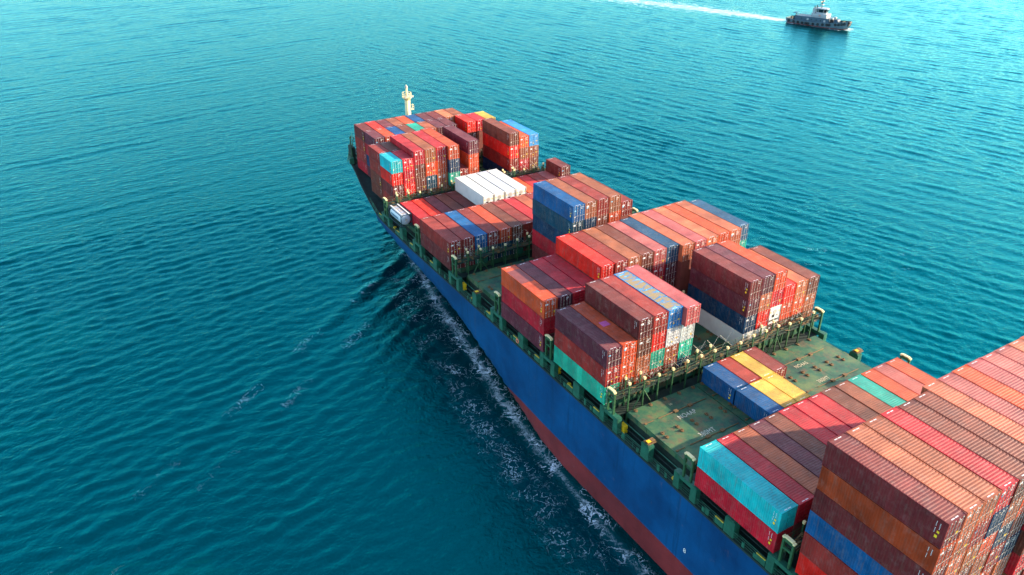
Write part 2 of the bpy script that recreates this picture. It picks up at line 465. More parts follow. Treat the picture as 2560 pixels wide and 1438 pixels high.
# ------------------------------------------------------------------ the sea
def build_sea():
    def axis(lo, a, b, mid, hi, h, h2):
        c = list(np.arange(a, b, h)) + list(np.arange(b, mid, h2)); s = h2; x = mid
        while x < hi: c.append(x); s *= 1.12; x += s
        c.append(hi); s = h; x = a - h; pre = []
        while x > lo: pre.append(x); s *= 1.09; x -= s
        pre.append(lo)
        return np.array(pre[::-1] + c)
    xs = axis(-9000, -86, 120, 500, 9000, .55, .85)
    ys = axis(-9000, 4, 170, 600, 9000, .55, .95)
    X, Y = np.meshgrid(xs, ys)
    dx = np.gradient(xs)[None, :] * np.ones_like(X); dy = np.gradient(ys)[:, None] * np.ones_like(X)
    cell = np.maximum(dx, dy)
    Zs = np.zeros_like(X)
    side = 1 / (1 + np.exp(-(X - 20 - np.clip(Y - 150, 0, 400) * .35) / 22))      # 0 port, 1 starboard
    def system(main, spread, n, l0, l1, amp, w):
        H = np.zeros_like(X)
        for i in range(n):
            lam = l0 * (l1 / l0) ** (i / (n - 1)) * rng.uniform(.9, 1.1)
            th = R(main + rng.normal(0, spread)); k = 2 * math.pi / lam
            ph = rng.uniform(0, 6.28)
            fade = np.clip((lam / cell - 2.6) / 2.0, 0, 1)
            q = np.sin(k * (X * math.cos(th) + Y * math.sin(th)) + ph)
            H += amp * (lam / l1) ** 1.05 * fade * (q + .25 * q * q)
        return H * w
    # crests across the ship on the port side, along it to starboard
    patch = .75 + .35 * np.sin(X * .021 + 1.3 + .6 * np.sin(Y * .013)) * np.sin(Y * .017 + .4)
    Zs += system(97, 20, 60, 1.15, 3.4, .021, (1 - side) * patch)
    Zs += system(97, 7, 14, 3.6, 7.5, .018, (1 - side))
    Zs += system(17, 20, 60, 1.15, 3.6, .028, side * patch)
    Zs += system(20, 9, 14, 3.6, 7, .022, side)
    # bow wave: divergent crests sweeping aft from the stem, port and starboard
    for sg, x0 in ((-1, 14.0), (1, 2 * XC - 14.0)):
        for k, (a0, amp, wl) in enumerate(((0, .62, 5.2), (9.5, .48, 4.2), (19, .4, 3.6), (29, .32, 3.2), (40, .27, 3.0))):
            u = (X - x0) * sg                      # distance outboard
            s = (124 - a0) - Y                     # distance aft of the crest's root
            dist = (s - u * .78) * .79             # across the crest
            along = np.hypot(u, s)
            env = np.clip(u / 3, 0, 1) * np.exp(-along / (46 - k * 3)) * (1 + .35 * np.sin(along * .55 + k * 2))
            Zs += amp * env * (np.exp(-(dist / (wl * .28)) ** 2) - .55 * np.exp(-((dist - wl * .42) / (wl * .36)) ** 2))
    # calmer, smoother water in the ship's lee close to the port side
    lee = np.exp(-((X + 6) / 26) ** 2) / (1 + np.exp((Y - 92) / 14.0)) * (X < 20)
    Zs *= 1 - .62 * lee
    # ---- foam amount
    F = np.zeros_like(X); inside = np.ones_like(X, bool)
    wl_tab = np.array([interp(float(y), WL_IN) for y in ys])[:, None]
    for sg in (-1, 1):
        edge = (-.2 + wl_tab) if sg < 0 else (2 * XC + .2 - wl_tab)
        out = (X - edge) * sg * np.ones_like(X)     # metres outboard of the waterline
        centre = np.interp(Y, [-60, 0, 20, 30, 40, 50, 62, 73, 81, 89, 100, 110, 126, 132], [-7.0, -4.4, -3.0, -2.3, -1.7, -1.0, .3, 2.2, 3.3, 4.3, 6.2, 7.8, 10.5, 13])
        outc = (centre - X) if sg < 0 else (X - (2 * XC - centre))
        wid = np.interp(Y, [-60, 0, 30, 60, 90, 128], [1.9, 1.3, 1.1, 1.2, 1.4, 1.2])
        band = np.exp(-(outc / wid) ** 2)
        amt = np.interp(Y, [-60, 10, 45, 85, 112, 128, 134], [.5, .62, .82, .9, .8, .55, 0])
        if sg > 0: amt = np.maximum(amt, .9 * (Y < 120))
        F = np.maximum(F, band * amt)
        F = np.maximum(F, .2 * np.exp(-((outc - 5.5) / 2.6) ** 2) * np.interp(Y, [-60, 20, 70, 100, 120], [.7, .8, .7, .5, 0]))
        u = (X - (14.0 if sg < 0 else 2 * XC - 14)) * sg
        for a0, g in ((0, .34), (9.5, .2)):
            s = (124 - a0) - Y
            dist = (s - u * .78) * .79
            F = np.maximum(F, g * (np.sin(np.hypot(u, s) * .31 + a0) > .1) * np.exp(-(dist / 1.0) ** 2) * np.clip(u / 4, 0, 1) * np.exp(-np.hypot(u, s) / 38) * 1.5)
        inside = inside & (out < -1.0)
    F[inside] = 0
    # tug: wake and bow wave
    S = np.array([305.2, 271.6]); D = np.array([-.262, .965]); Nn = np.array([.965, .262])
    t = (X - S[0]) * D[0] + (Y - S[1]) * D[1]; n = (X - S[0]) * Nn[0] + (Y - S[1]) * Nn[1] + .0006 * t * t
    w = 4.5 + .07 * np.clip(t, 0, 400)
    F = np.maximum(F, (t > 0) * 1.75 * np.exp(-(n / w) ** 2) * np.exp(-np.clip(t, 0, 999) / 170))
    F = np.maximum(F, 1.6 * np.exp(-((t + 34) / 2.0) ** 2 - ((np.abs(n) - 1.5) / 2.2) ** 2))
    F = np.maximum(F, .7 * np.exp(-((np.abs(n) - 5.2) / .8) ** 2) * (t < 0) * (t > -32))
    lee_t = np.exp(-(n / (w * 2.2)) ** 2) * (t > -2) * np.exp(-np.clip(t, 0, 999) / 200)
    Zs *= 1 - .5 * lee_t
    ny, nx = X.shape
    me = bpy.data.meshes.new('sea')
    co = np.stack([X, Y, Zs], -1).reshape(-1, 3).astype(np.float32)
    idx = (np.arange(ny - 1)[:, None] * nx + np.arange(nx - 1)[None, :]).ravel()
    quads = np.stack([idx, idx + 1, idx + nx + 1, idx + nx], 1).astype(np.int32)
    me.vertices.add(len(co)); me.vertices.foreach_set('co', co.ravel())
    me.loops.add(quads.size); me.loops.foreach_set('vertex_index', quads.ravel())
    me.polygons.add(len(quads))
    me.polygons.foreach_set('loop_start', np.arange(0, quads.size, 4, dtype=np.int32))
    me.polygons.foreach_set('loop_total', np.full(len(quads), 4, np.int32))
    me.polygons.foreach_set('use_smooth', np.ones(len(quads), bool))
    me.update()
    at = me.attributes.new('foam', 'FLOAT', 'POINT'); at.data.foreach_set('value', F.ravel().astype(np.float32))
    me.materials.append(M_sea)
    o = link('sea', me)
    tag(o, 'rippled teal sea around the ships with foam along the hull', 'sea', kind='structure')


build_sea()

# ------------------------------------------------------------------ the container ship
SHIP = (XC, 45.0, 0.0)
ship = empty('container_ship', SHIP)
tag(ship, 'long blue and red container ship with green hatches and stacked containers', 'ship')
SOFF = (SHIP[0], SHIP[1], SHIP[2] - ZO)       # datum -> ship-local


def part(mb, name, mats, parent=None, smooth=False):
    return mb.build(name, mats, parent or ship, SOFF, smooth)


def build_hull():
    st = list(np.arange(-60, 36, 6.0)) + list(np.arange(36, 152.6, 2.0)) + [152.6]
    hi = list(np.arange(-15.0, -5.0, .7)) + [None]
    lo = [-24.0, -21.0, -19.2, -18.6, -18.0, -17.4, -16.8, -16.2, -15.6, -15.0]
    for name, lv, mat in (('topside_plating', hi, M_hull), ('underwater_plating', lo, M_boot)):
        mb = MB(); n = len(lv)
        for sg in (-1, 1):
            base = len(mb.v)
            for y in st:
                for z in lv:
                    z = interp(y, SHEER) if z is None else min(z, interp(y, SHEER) - .05)
                    inn = hull_in(y, z)
                    if z < -19.2: inn = interp(y, WL_IN) + max(0, (-19.2 - z)) * (.05 if y < 120 else .0)
                    hb = max(0.0, 20.5 - inn)
                    # raked stem: the upper hull overhangs forward
                    mb.v.append((XC + sg * hb, y, z))
            for i in range(len(st) - 1):
                for j in range(n - 1):
                    a = base + i * n + j
                    q = (a, a + n, a + n + 1, a + 1)
                    mb.f.append(q if sg > 0 else q[::-1]); mb.m.append(0)
        part(mb, name, mat, smooth=True)
    # bulbous bow top, just awash, and the deck inside the sheer line
    mb = MB()
    n = len(st)
    for sg in (-1, 1):
        for y in st: mb.v.append((XC + sg * max(.0, 20.5 - interp(y, DECK_IN) - .05), y, interp(y, SHEER) - .45))
    for i in range(n - 1): mb.f.append((i, n + i, n + i + 1, i + 1)); mb.m.append(0)
    part(mb, 'weather_deck', M_darkgreen)
    # gunwale bar along both edges
    for sg in (-1, 1):
        mb = MB()
        for i in range(n - 1):
            a = [(XC + sg * max(.0, 20.5 - interp(y, DECK_IN)), y, interp(y, SHEER)) for y in (st[i], st[i + 1])]
            rings = [[(p[0] + sg * .05, p[1], p[2] - .22), (p[0] + sg * .05, p[1], p[2] + .06), (p[0] - sg * .35, p[1], p[2] + .06), (p[0] - sg * .35, p[1], p[2] - .22)] for p in a]
            mb.loft(rings, cap=(i in (0, n - 2)))
        part(mb, 'gunwale', M_darkgreen)


build_hull()


def text_mesh(body, size, mat):
    cu = bpy.data.curves.new('lettering', 'FONT'); cu.body = body; cu.size = size; cu.extrude = .004; cu.offset = 0.0; cu.space_character = 1.1
    to = bpy.data.objects.new('tmp', cu); col.objects.link(to)
    bpy.context.view_layer.update()
    me = bpy.data.meshes.new_from_object(to.evaluated_get(bpy.context.evaluated_depsgraph_get()))
    bpy.data.objects.remove(to)
    me.materials.clear(); me.materials.append(mat)
    return me


def deck_text(body, size, x, y, z, parent, mat=None, rz=0.0, sx=1.0):
    me = text_mesh(body, size, mat or M_white)
    me.materials[0] = mat or M_paintmark
    o = link('painted_lettering', me, parent, (x - SHIP[0], y - SHIP[1], z + ZO))
    o.rotation_euler = (0, 0, rz); o.scale = (sx, 1, 1)
    return o


M_paintmark = simple('worn_white_lettering', (186, 186, 168), .7, 0, .3, 5)
M_fade = simple('faded_lettering', (196, 186, 150), .7, 0, .3, 6)
socket_mb = MB()
socket_mb.box(-.22, .22, -.17, .17, 0, .16); socket_mb.box(-.12, .12, -.3, .3, 0, .09); socket_mb.bar((0, 0, .1), (0, 0, .3), .08)
ME_socket = socket_mb.mesh('lashing_socket', M_rust)


def hatch_bay(b):
    """three hatch cover panels over the coaming of one bay"""
    y0 = BAYS[b]; y1 = y0 + L40 + .15
    narrow = interp(y1, DECK_IN)
    xa, xb = 1.95 + narrow, 2 * XC - 1.95 - narrow
    top = -2.1 if b not in ('I', 'E') else -2.25
    mb = MB(); mb.box(xa + .3, xb - .3, y0 - .05, y1 - .2, -5.2, top - .86)
    part(mb, 'hatch_coaming', M_darkgreen)
    cuts = [xa, max(xa + 4, 13.85), min(xb - 4, 25.6), xb]
    for k in range(3):
        g = .06
        mb = MB(); x0, x1 = cuts[k] + g, cuts[k + 1] - g
        mb.box(x0, x1, y0 - .05, y1, top - .85, top)
        # girder edges and shallow plate seams standing proud
        for yy in (y0 + 3.05, y0 + 9.1): mb.box(x0 + .02, x1 - .02, yy - .02, yy + .02, top, top + .012)
        mb.box((x0 + x1) / 2 - .02, (x0 + x1) / 2 + .02, y0, y1 - .05, top, top + .010)
        for yy in np.arange(y0 + .8, y1, 1.9): mb.box(x0 - .07 if k == 0 else x0, x0 + .02, yy, yy + .16, top - .8, top - .1)
        hc = part(mb, 'hatch_cover', M_hatch)
        if b in ('C', 'F', 'D'):
            for yy, rows in ((y0 + 9.1, 4), (y0 + 2.95, 4)):
                m2 = MB(); xr0, xr1 = x0 + 2.5, min(x1 - .9, x0 + 11.0)
                m2.bar((xr0, yy, top + .1), (xr1, yy, top + .1), .055, 6)
                for f in (.36, .66): m2.box(xr0 + (xr1 - xr0) * f - .3, xr0 + (xr1 - xr0) * f + .3, yy - .22, yy + .22, top, top + .22)
                part(m2, 'hinge_bar', M_rust, hc)
                m3 = MB(); m3.bar((x0 + .25, yy, top + .08), (x0 + 1.65, yy, top + .08), .05, 6); m3.box(x0 + .2, x0 + .55, yy - .12, yy + .12, top, top + .14)
                part(m3, 'cleat_bar', M_rust, hc)
            for i in range(5):
                for dy in (-.42, .42):
                    s = link('lashing_socket', ME_socket, hc, (x0 + 1.0 + i * P - SHIP[0], y0 + 6.1 + dy - SHIP[1], top + ZO))
            for i in range(5):
                for yy in (y0 + .2, y1 - .4):
                    s = link('lashing_socket', ME_socket, hc, (x0 + 1.0 + i * P - SHIP[0], yy - SHIP[1], top + ZO))
        if b == 'C':
            if k == 0:
                deck_text('NO4AP', 1.15, 6.9, 25.6, top + .02, hc, sx=.76); deck_text('380MT', 1.15, 6.8, 21.5, top + .02, hc, sx=.76)
                deck_text('26', .5, 7.7, 28.6, top + .02, hc, M_fade)
            if k == 2:
                deck_text('NO4AS', .95, 29.2, 25.75, top + .02, hc, M_fade, sx=.78); deck_text('380MT', .95, 29.2, 21.65, top + .02, hc, M_fade, sx=.78)
        if b == 'D' and k == 1:
            deck_text('330MT', .95, 20.2, y0 + 3.6, top + .02, hc, M_fade, sx=.78)


for b in BAYS: hatch_bay(b)


GAPS = [('AB', 1.75), ('BC', 16.75), ('CD', 31.8), ('DE', 46.85), ('EF', 61.85), ('FG', 76.9), ('GH', 92.05), ('HI', 107.3), ('IJ', 122.3)]


def side_x(y, sg, inset=0.0):
    d = interp(y, DECK_IN)
    return XC + sg * (20.5 - d - inset)


def lashing_bridge(name, y):
    n0 = 0 if y < 110 else (1 if y < 120 else 2)
    root = part_empty('lashing_bridge', (XC, y))
    xs = [i * P + .0 for i in range(n0, 17 - n0)]
    x0, x1 = xs[0] + .3, xs[-1] - .3
    ztop = -2.05
    # walkway with its grating beams
    mb = MB(); mb.box(x0, x1, y - .55, y + .55, ztop + 2.18, ztop + 2.26)
    for yy in (y - .58, y + .5): mb.box(x0, x1, yy, yy + .08, ztop + 2.02, ztop + 2.32)
    part(mb, 'walkway', M_darkgreen, root)
    mb = MB(); mb.box(x0, x1, y - .7, y + .7, -2.9, -2.72)
    part(mb, 'cross_deck', M_darkgreen, root)
    if name == 'BC':
        for o in list(root.children): bpy.data.objects.remove(o)
        mb = MB(); mb.box(x0, x1, y - .7, y + .7, -2.9, -2.72); part(mb, 'cross_deck', M_darkgreen, root)
        return
    for i, x in enumerate(xs):
        if i in (0, len(xs) - 1): continue
        tall = 3.75 if i % 5 in (1, 2, 0) else 3.35
        mb = MB(); mb.box(x - .085, x + .085, y - .70, y - .53, -4.9, ztop + tall)
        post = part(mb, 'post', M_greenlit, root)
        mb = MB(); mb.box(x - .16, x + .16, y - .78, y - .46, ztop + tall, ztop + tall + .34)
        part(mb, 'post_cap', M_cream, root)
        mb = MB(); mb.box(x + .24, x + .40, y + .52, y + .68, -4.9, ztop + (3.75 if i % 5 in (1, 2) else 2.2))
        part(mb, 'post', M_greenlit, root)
        if i % 5 in (1, 2):
            mb = MB(); mb.box(x + .18, x + .46, y + .46, y + .74, ztop + 3.75, ztop + 4.1)
            part(mb, 'post_cap', M_cream, root)
        if i % 5 == 2 and i + 1 < len(xs):
            for s in (-1, 1):
                mb = MB(); mb.bar((x, y - .6, ztop + 2.0), (x + s * P * .95, y - .6, -4.2), .10, 6)
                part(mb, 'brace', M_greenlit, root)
    # hand rails
    for yy in (y - .66, y + .66):
        mb = MB()
        for zz in (ztop + 2.8, ztop + 3.3): mb.bar((x0, yy, zz), (x1, yy, zz), .022, 5)
        for x in np.arange(x0, x1, P / 2): mb.bar((x, yy, ztop + 2.2), (x, yy, ztop + 3.3), .03, 5)
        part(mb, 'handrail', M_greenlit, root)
    # stowed lashing rods and turnbuckles along the walkway, too tangled to count
    mb = MB(); rr = random.Random(int(y * 10))
    for i in range(90):
        x = rr.uniform(x0, x1 - 1.6); yy = y + rr.uniform(-.85, .85); z = ztop + 2.3 + rr.uniform(-.25, .6)
        mb.bar((x, yy, z), (x + rr.uniform(.6, 2.2), yy + rr.uniform(-.3, .3), z + rr.uniform(-.35, .5)), rr.uniform(.025, .06), 5)
    for i in range(26):
        x = rr.uniform(x0, x1 - .5); yy = y + rr.uniform(-.7, .6); mb.box(x, x + rr.uniform(.2, .6), yy, yy + .25, ztop + 2.26, ztop + 2.26 + rr.uniform(.15, .5))
    o = part(mb, 'lashing_gear', M_rust, root); o['kind'] = 'stuff'
    # electric boxes under the walkway
    for i in range(5):
        x = xs[min(len(xs) - 2, 2 + i * 3)] + .8
        mb = MB(); mb.box(x, x + .9, y + .1, y + .45, ztop + .5, ztop + 1.5)
        part(mb, 'socket_box', M_green, root)
    # lashing rods crossing the ends of the lowest tier
    if name in ('CD', 'FG', 'HI'):
        for i in range(1, len(xs) - 2):
            if rr.random() < .75:
                mb = MB(); xx = xs[i]
                for s in (0, 1):
                    a, c = (xx + .1, xx + P - .2) if s else (xx + P - .2, xx + .1)
                    mb.bar((a, y + .78, ztop + 2.3), (c, y + 1.2, ztop + 4.6), .022, 5)
                part(mb, 'lashing_rod', M_steel, root)


def part_empty(name, xy):
    o = bpy.data.objects.new(name, None); col.objects.link(o); o.parent = ship; o.empty_display_size = .3
    o.location = (0, 0, 0)
    return o


for g, y in GAPS: lashing_bridge(g, y)


def side_structures():
    for sg in (-1, 1):
        ylist = []
        for g, y in GAPS:
            if y > 118: continue
            xo = side_x(y, sg, .05)                      # outer face
            xi = xo - sg * .75
            lo = interp(y, SHEER) - .3
            a, b = min(xo, xi), max(xo, xi)
            # twin pedestal with lintel
            for yy in (y - 1.95, y + 1.0):
                mb = MB(); mb.box(a, b, yy, yy + .95, lo, -2.15)
                mb.box(a - .03, b + .03, yy + .15, yy + .8, -2.6, -2.12)
                part(mb, 'pedestal', M_green)
                ylist.append((yy, yy + .95))
            mb = MB(); mb.box(a + .02, b - .02, y - 1.0, y + 1.0, -2.75, -2.2)
            part(mb, 'lintel', M_green)
            # end frame of the lashing bridge
            root = part_empty('end_frame', (xo, y))
            for yy in (y - .75, y + .5):
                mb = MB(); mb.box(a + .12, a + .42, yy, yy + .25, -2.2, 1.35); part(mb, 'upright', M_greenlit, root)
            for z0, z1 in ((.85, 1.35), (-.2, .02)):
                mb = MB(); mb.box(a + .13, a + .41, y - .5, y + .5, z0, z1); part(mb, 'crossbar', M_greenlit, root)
            mb = MB()
            mb.box(a + .08, a + .46, y - .55, y + .55, 1.35, 1.52); mb.box(a + .08, a + .46, y - .8, y - .55, 1.2, 1.42); mb.box(a + .08, a + .46, y + .55, y + .8, 1.2, 1.42)
            part(mb, 'cap', M_cream, root)
        for b, y0 in BAYS.items():
            if y0 > 100: continue
            ym = y0 + 6.1
            xo = side_x(ym, sg, .05); xi = xo - sg * .9; a, c = min(xo, xi), max(xo, xi)
            mb = MB(); mb.box(a, c, ym - .75, ym + .75, interp(ym, SHEER) - .3, -2.3); mb.box(a, c, ym - .6, ym + .6, -2.35, -2.14)
            part(mb, 'pedestal', M_green); ylist.append((ym - .75, ym + .75))
            if b == 'C' or b == 'F':
                mb = MB()
                for k in range(5): mb.box(a + .1, c + .5, ym - .5 + k * .22, ym - .42 + k * .22, -2.12, -1.98)
                mb.box(c - .1, c + .55, ym - .3, ym + .35, -2.0, -1.9)
                part(mb, 'stacking_cone_rack', M_rust)
                mb = MB(); mb.box(a + .25, c - .05, ym - .25, ym + .25, -1.95, -1.9); part(mb, 'yellow_marker', M_yel)
        # guard rails between the pedestals
        ylist.sort()
        edges = [(-18, -12)] + ylist + [(118, 119)]
        rr = random.Random(5 + sg)
        for (a0, a1), (b0, b1) in zip(edges[:-1], edges[1:]):
            if b0 - a1 < .8: continue
            y0, y1 = a1 + .05, b0 - .05
            mb = MB(); seg = max(1, int((y1 - y0) / 1.5))
            pts = [y0 + (y1 - y0) * i / seg for i in range(seg + 1)]
            for i in range(seg):
                for dz in (.35, .7, 1.08):
                    mb.bar((side_x(pts[i], sg, .12), pts[i], interp(pts[i], SHEER) + dz), (side_x(pts[i + 1], sg, .12), pts[i + 1], interp(pts[i + 1], SHEER) + dz), .028, 5)
            for yy in pts: mb.bar((side_x(yy, sg, .12), yy, interp(yy, SHEER) - .1), (side_x(yy, sg, .12), yy, interp(yy, SHEER) + 1.08), .03, 5)
            part(mb, 'guard_rail', M_green)
            for k in range(int((y1 - y0) / 2.2)):
                yy = rr.uniform(y0 + .3, y1 - 1.0); x = side_x(yy, sg, .12); h = rr.choice((.55, .7, .95))
                mb = MB(); mb.box(x - .05, x + .05, yy, yy + rr.uniform(.35, .6), interp(yy, SHEER) + .1, interp(yy, SHEER) + .1 + h)
                part(mb, 'rail_panel', M_green)
            if y1 - y0 > 3.5 and rr.random() < .75:
                yy = y0 + .1; x = side_x(yy, sg, .14)
                mb = MB(); mb.box(x - .06, x + .06, yy, yy + 1.3, interp(yy, SHEER) + .1, interp(yy, SHEER) + 1.0); part(mb, 'rail_panel', M_green)
                mb = MB(); mb.box(x - .08, x + .08, yy, yy + 1.3, interp(yy, SHEER) + 1.0, interp(yy, SHEER) + 1.08); part(mb, 'yellow_edge', M_yel)
        # inboard pipe runs and mushroom vents seen through the gaps
        for k, off in enumerate((1.15, 1.4, 1.62)):
            mb = MB(); prev = None
            for yy in np.arange(-14, 118, 6):
                q = (side_x(yy, sg, off), yy, interp(yy, SHEER) + .1 + k * .55)
                if prev: mb.bar(prev, q, .07, 6)
                prev = q
            part(mb, 'deck_pipe', M_green if k != 1 else M_darkgreen)
        for yy in (19.2, 64.4, 65.3, 79.6, 94.2, 95.3, 104.4, 71.2, 42.0):
            x = side_x(yy, sg, .75)
            mb = MB(); z = interp(yy, SHEER) - .5; mb.bar((x, yy, z), (x, yy, z + .75), .13, 8); mb.bar((x, yy, z + .75), (x, yy, z + .95), .34, 12)
            part(mb, 'mushroom_vent', M_yel)
        for yy in (30.2, 46.0, 75.6):
            x = side_x(yy, sg, 1.2)
            mb = MB(); mb.box(x - .3, x + .3, yy - .8, yy + .2, -4.6, -3.4); part(mb, 'yellow_locker', M_yel)
    # life ring by the third bay
    mb = MB(); mb.torus((side_x(55.2, -1, .1) - .05, 55.2, -3.9), (1, 0, 0), .33, .1)
    part(mb, 'life_ring', simple('life_ring_orange', (225, 120, 90), .6), smooth=True)
    # draught mark on the port side
    me = text_mesh('8', 1.0, M_white)
    o = link('hull_mark', me, ship, (-.262 - SHIP[0], 15.4 - SHIP[1], -12.9 + ZO)); o.rotation_euler = (R(90), 0, R(-90))


side_structures()


def foredeck():
    # breakwater wall with stiffeners ahead of the foremost stack
    root = part_empty('breakwater', (XC, 138))
    mb = MB()
    y = 137.4; zb = interp(y, SHEER) - .6
    mb.loft([[(6.0, y, zb), (2 * XC - 6.0, y, zb), (2 * XC - 6.0, y + .15, zb), (6.0, y + .15, zb)],
             [(5.8, y, .4), (2 * XC - 5.8, y, .4), (2 * XC - 5.8, y + .15, .4), (5.8, y + .15, .4)],
             [(6.0, y + .6, 5.2), (2 * XC - 6.0, y + .6, 5.2), (2 * XC - 6.0, y + .75, 5.2), (6.0, y + .75, 5.2)]])
    part(mb, 'plating', M_darkgreen, root)
    for i in range(14):
        x = 4.6 + i * (2 * XC - 9.2) / 13
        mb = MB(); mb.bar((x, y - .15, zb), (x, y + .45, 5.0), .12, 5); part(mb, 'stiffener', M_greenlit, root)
    for sg in (-1, 1):
        yb = 140.2
        def fx(z): return XC + sg * (15.9 - 1.5 * max(0, (z + 1.2) / 5.6))
        mb = MB()
        for yy in (yb - 1.2, yb + .4): mb.bar((fx(-1.6), yy, -1.9), (fx(4.4), yy, 4.4), .09, 6)
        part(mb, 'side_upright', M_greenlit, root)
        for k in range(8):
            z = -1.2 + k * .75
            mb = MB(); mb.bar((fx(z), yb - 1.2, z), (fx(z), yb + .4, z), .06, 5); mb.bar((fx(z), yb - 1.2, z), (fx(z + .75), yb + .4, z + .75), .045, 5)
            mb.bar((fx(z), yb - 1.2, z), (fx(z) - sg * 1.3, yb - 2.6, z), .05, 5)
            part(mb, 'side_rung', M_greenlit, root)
        mb = MB(); mb.box(*sorted((fx(0) - sg * .1, fx(0) - sg * .9)), yb - 2.2, yb + .2, -2.2, 2.2); part(mb, 'valve_house', M_darkgreen, root)
        mb = MB(); x = XC + sg * 16.2
        mb.box(x - .5, x + .5, y - .9, y - .2, -1.2, .2); part(mb, 'valve_chest', M_green, root)
    # foremast
    root = part_empty('foremast', (20.7, 140.5))
    mx, my = 20.7, 140.4; zb = interp(my, SHEER) - .5
    mb = MB(); mb.bar((mx, my, zb), (mx, my, 11.0), .74, 14, r2=.56); part(mb, 'column', M_cream, root, True)
    mb = MB(); mb.bar((mx, my, 11.2), (mx, my, 11.42), 1.15, 10); mb.bar((mx, my, 10.5), (mx, my, 11.2), .5, 10, r2=1.1); part(mb, 'platform', M_cream, root)
    mb = MB()
    for k in range(10):
        a0, a1 = 2 * math.pi * k / 10, 2 * math.pi * (k + 1) / 10
        pa = (mx + 1.1 * math.cos(a0), my + 1.1 * math.sin(a0)); pb = (mx + 1.1 * math.cos(a1), my + 1.1 * math.sin(a1))
        mb.bar((*pa, 11.4), (*pa, 12.4), .035, 5)
        for z in (11.9, 12.4): mb.bar((*pa, z), (*pb, z), .035, 5)
    part(mb, 'platform_rail', M_cream, root)
    mb = MB(); mb.bar((mx, my, 11.4), (mx, my, 13.6), .3, 10, r2=.2); mb.bar((mx, my, 13.6), (mx, my, 14.3), .07, 6); part(mb, 'topmast', M_cream, root)
    mb = MB(); mb.bar((mx, my, 13.5), (mx, my, 13.95), .34, 10); mb.bar((mx, my, 13.95), (mx, my, 14.15), .2, 8); part(mb, 'masthead_light', M_steel, root)
    for s in (-1, 1):
        mb = MB(); mb.box(mx + s * .9 - .2, mx + s * .9 + .2, my - 1.5, my - 1.2, 11.5, 11.9); part(mb, 'floodlight', M_steel, root)
    mb = MB(); mb.box(mx + .4, mx + 1.5, my - .5, my + .4, 8.2, 8.3); part(mb, 'lower_platform', M_cream, root)
    mb = MB()
    for x, yy in ((mx + 1.45, my - .45), (mx + 1.45, my + .35), (mx + .6, my - .45)): mb.bar((x, yy, 8.3), (x, yy, 9.4), .035, 5)
    for z in (8.85, 9.4):
        mb.bar((mx + .6, my - .45, z), (mx + 1.45, my - .45, z), .035, 5); mb.bar((mx + 1.45, my - .45, z), (mx + 1.45, my + .35, z), .035, 5)
    part(mb, 'lower_rail', M_cream, root)
    mb = MB()
    for s in (-.2, .2): mb.bar((mx + .72, my + s, zb), (mx + .72, my + s, 11.2), .03, 5)
    for z in np.arange(zb, 11.2, .4): mb.bar((mx + .72, my - .2, z), (mx + .72, my + .2, z), .02, 4)
    part(mb, 'ladder', M_cream, root)
    # windlasses and bollards on the forecastle
    for sg in (-1, 1):
        mb = MB(); x = XC + sg * 4.5; z = interp(144, SHEER) - .45
        mb.bar((x - 1.5, 144, z + 1.1), (x + 1.5, 144, z + 1.1), .8, 12); mb.box(x - 1.9, x - 1.5, 143.1, 144.9, z, z + 1.8); mb.box(x + 1.5, x + 1.9, 143.1, 144.9, z, z + 1.8)
        part(mb, 'windlass', M_green)
        for yy in (139.6, 142.2):
            mb = MB(); x = XC + sg * (20.5 - interp(yy, DECK_IN) - 1.6); z = interp(yy, SHEER) - .45
            mb.bar((x, yy - .4, z), (x, yy - .4, z + .8), .22, 10); mb.bar((x, yy + .4, z), (x, yy + .4, z + .8), .22, 10); mb.box(x - .4, x + .4, yy - .8, yy + .8, z, z + .12)
            part(mb, 'bollard', M_green)


foredeck()

# ------------------------------------------------------------------ containers
W = 2.438
COL = dict(
    M=((112, 36, 38), 'maroon'), P=((98, 36, 52), 'plum'), B=((112, 54, 40), 'brown'), T=((156, 84, 54), 'tan'),
    S=((192, 104, 68), 'salmon'), O=((208, 76, 34), 'orange'), R=((228, 30, 16), 'bright red'), C=((190, 22, 42), 'crimson'),
    K=((184, 88, 84), 'pink'), N=((0, 54, 88), 'navy blue'), U=((0, 84, 138), 'blue'), L=((34, 172, 146), 'teal'),
    Q=((18, 186, 190), 'turquoise'), Y=((222, 182, 72), 'yellow'), D=((0, 74, 98), 'dark teal'), A=((44, 146, 214), 'sky blue'),
    V=((148, 42, 36), 'brick red'), Z=((160, 60, 24), 'rust orange'), I=((34, 80, 112), 'slate blue'), W=((222, 224, 220), 'white'),
    G=((200, 208, 208), 'pale grey'))

TYPES = {'40': (12.19, 2.896), '40s': (12.19, 2.591), '45': (13.716, 2.896), '20': (6.058, 2.591)}


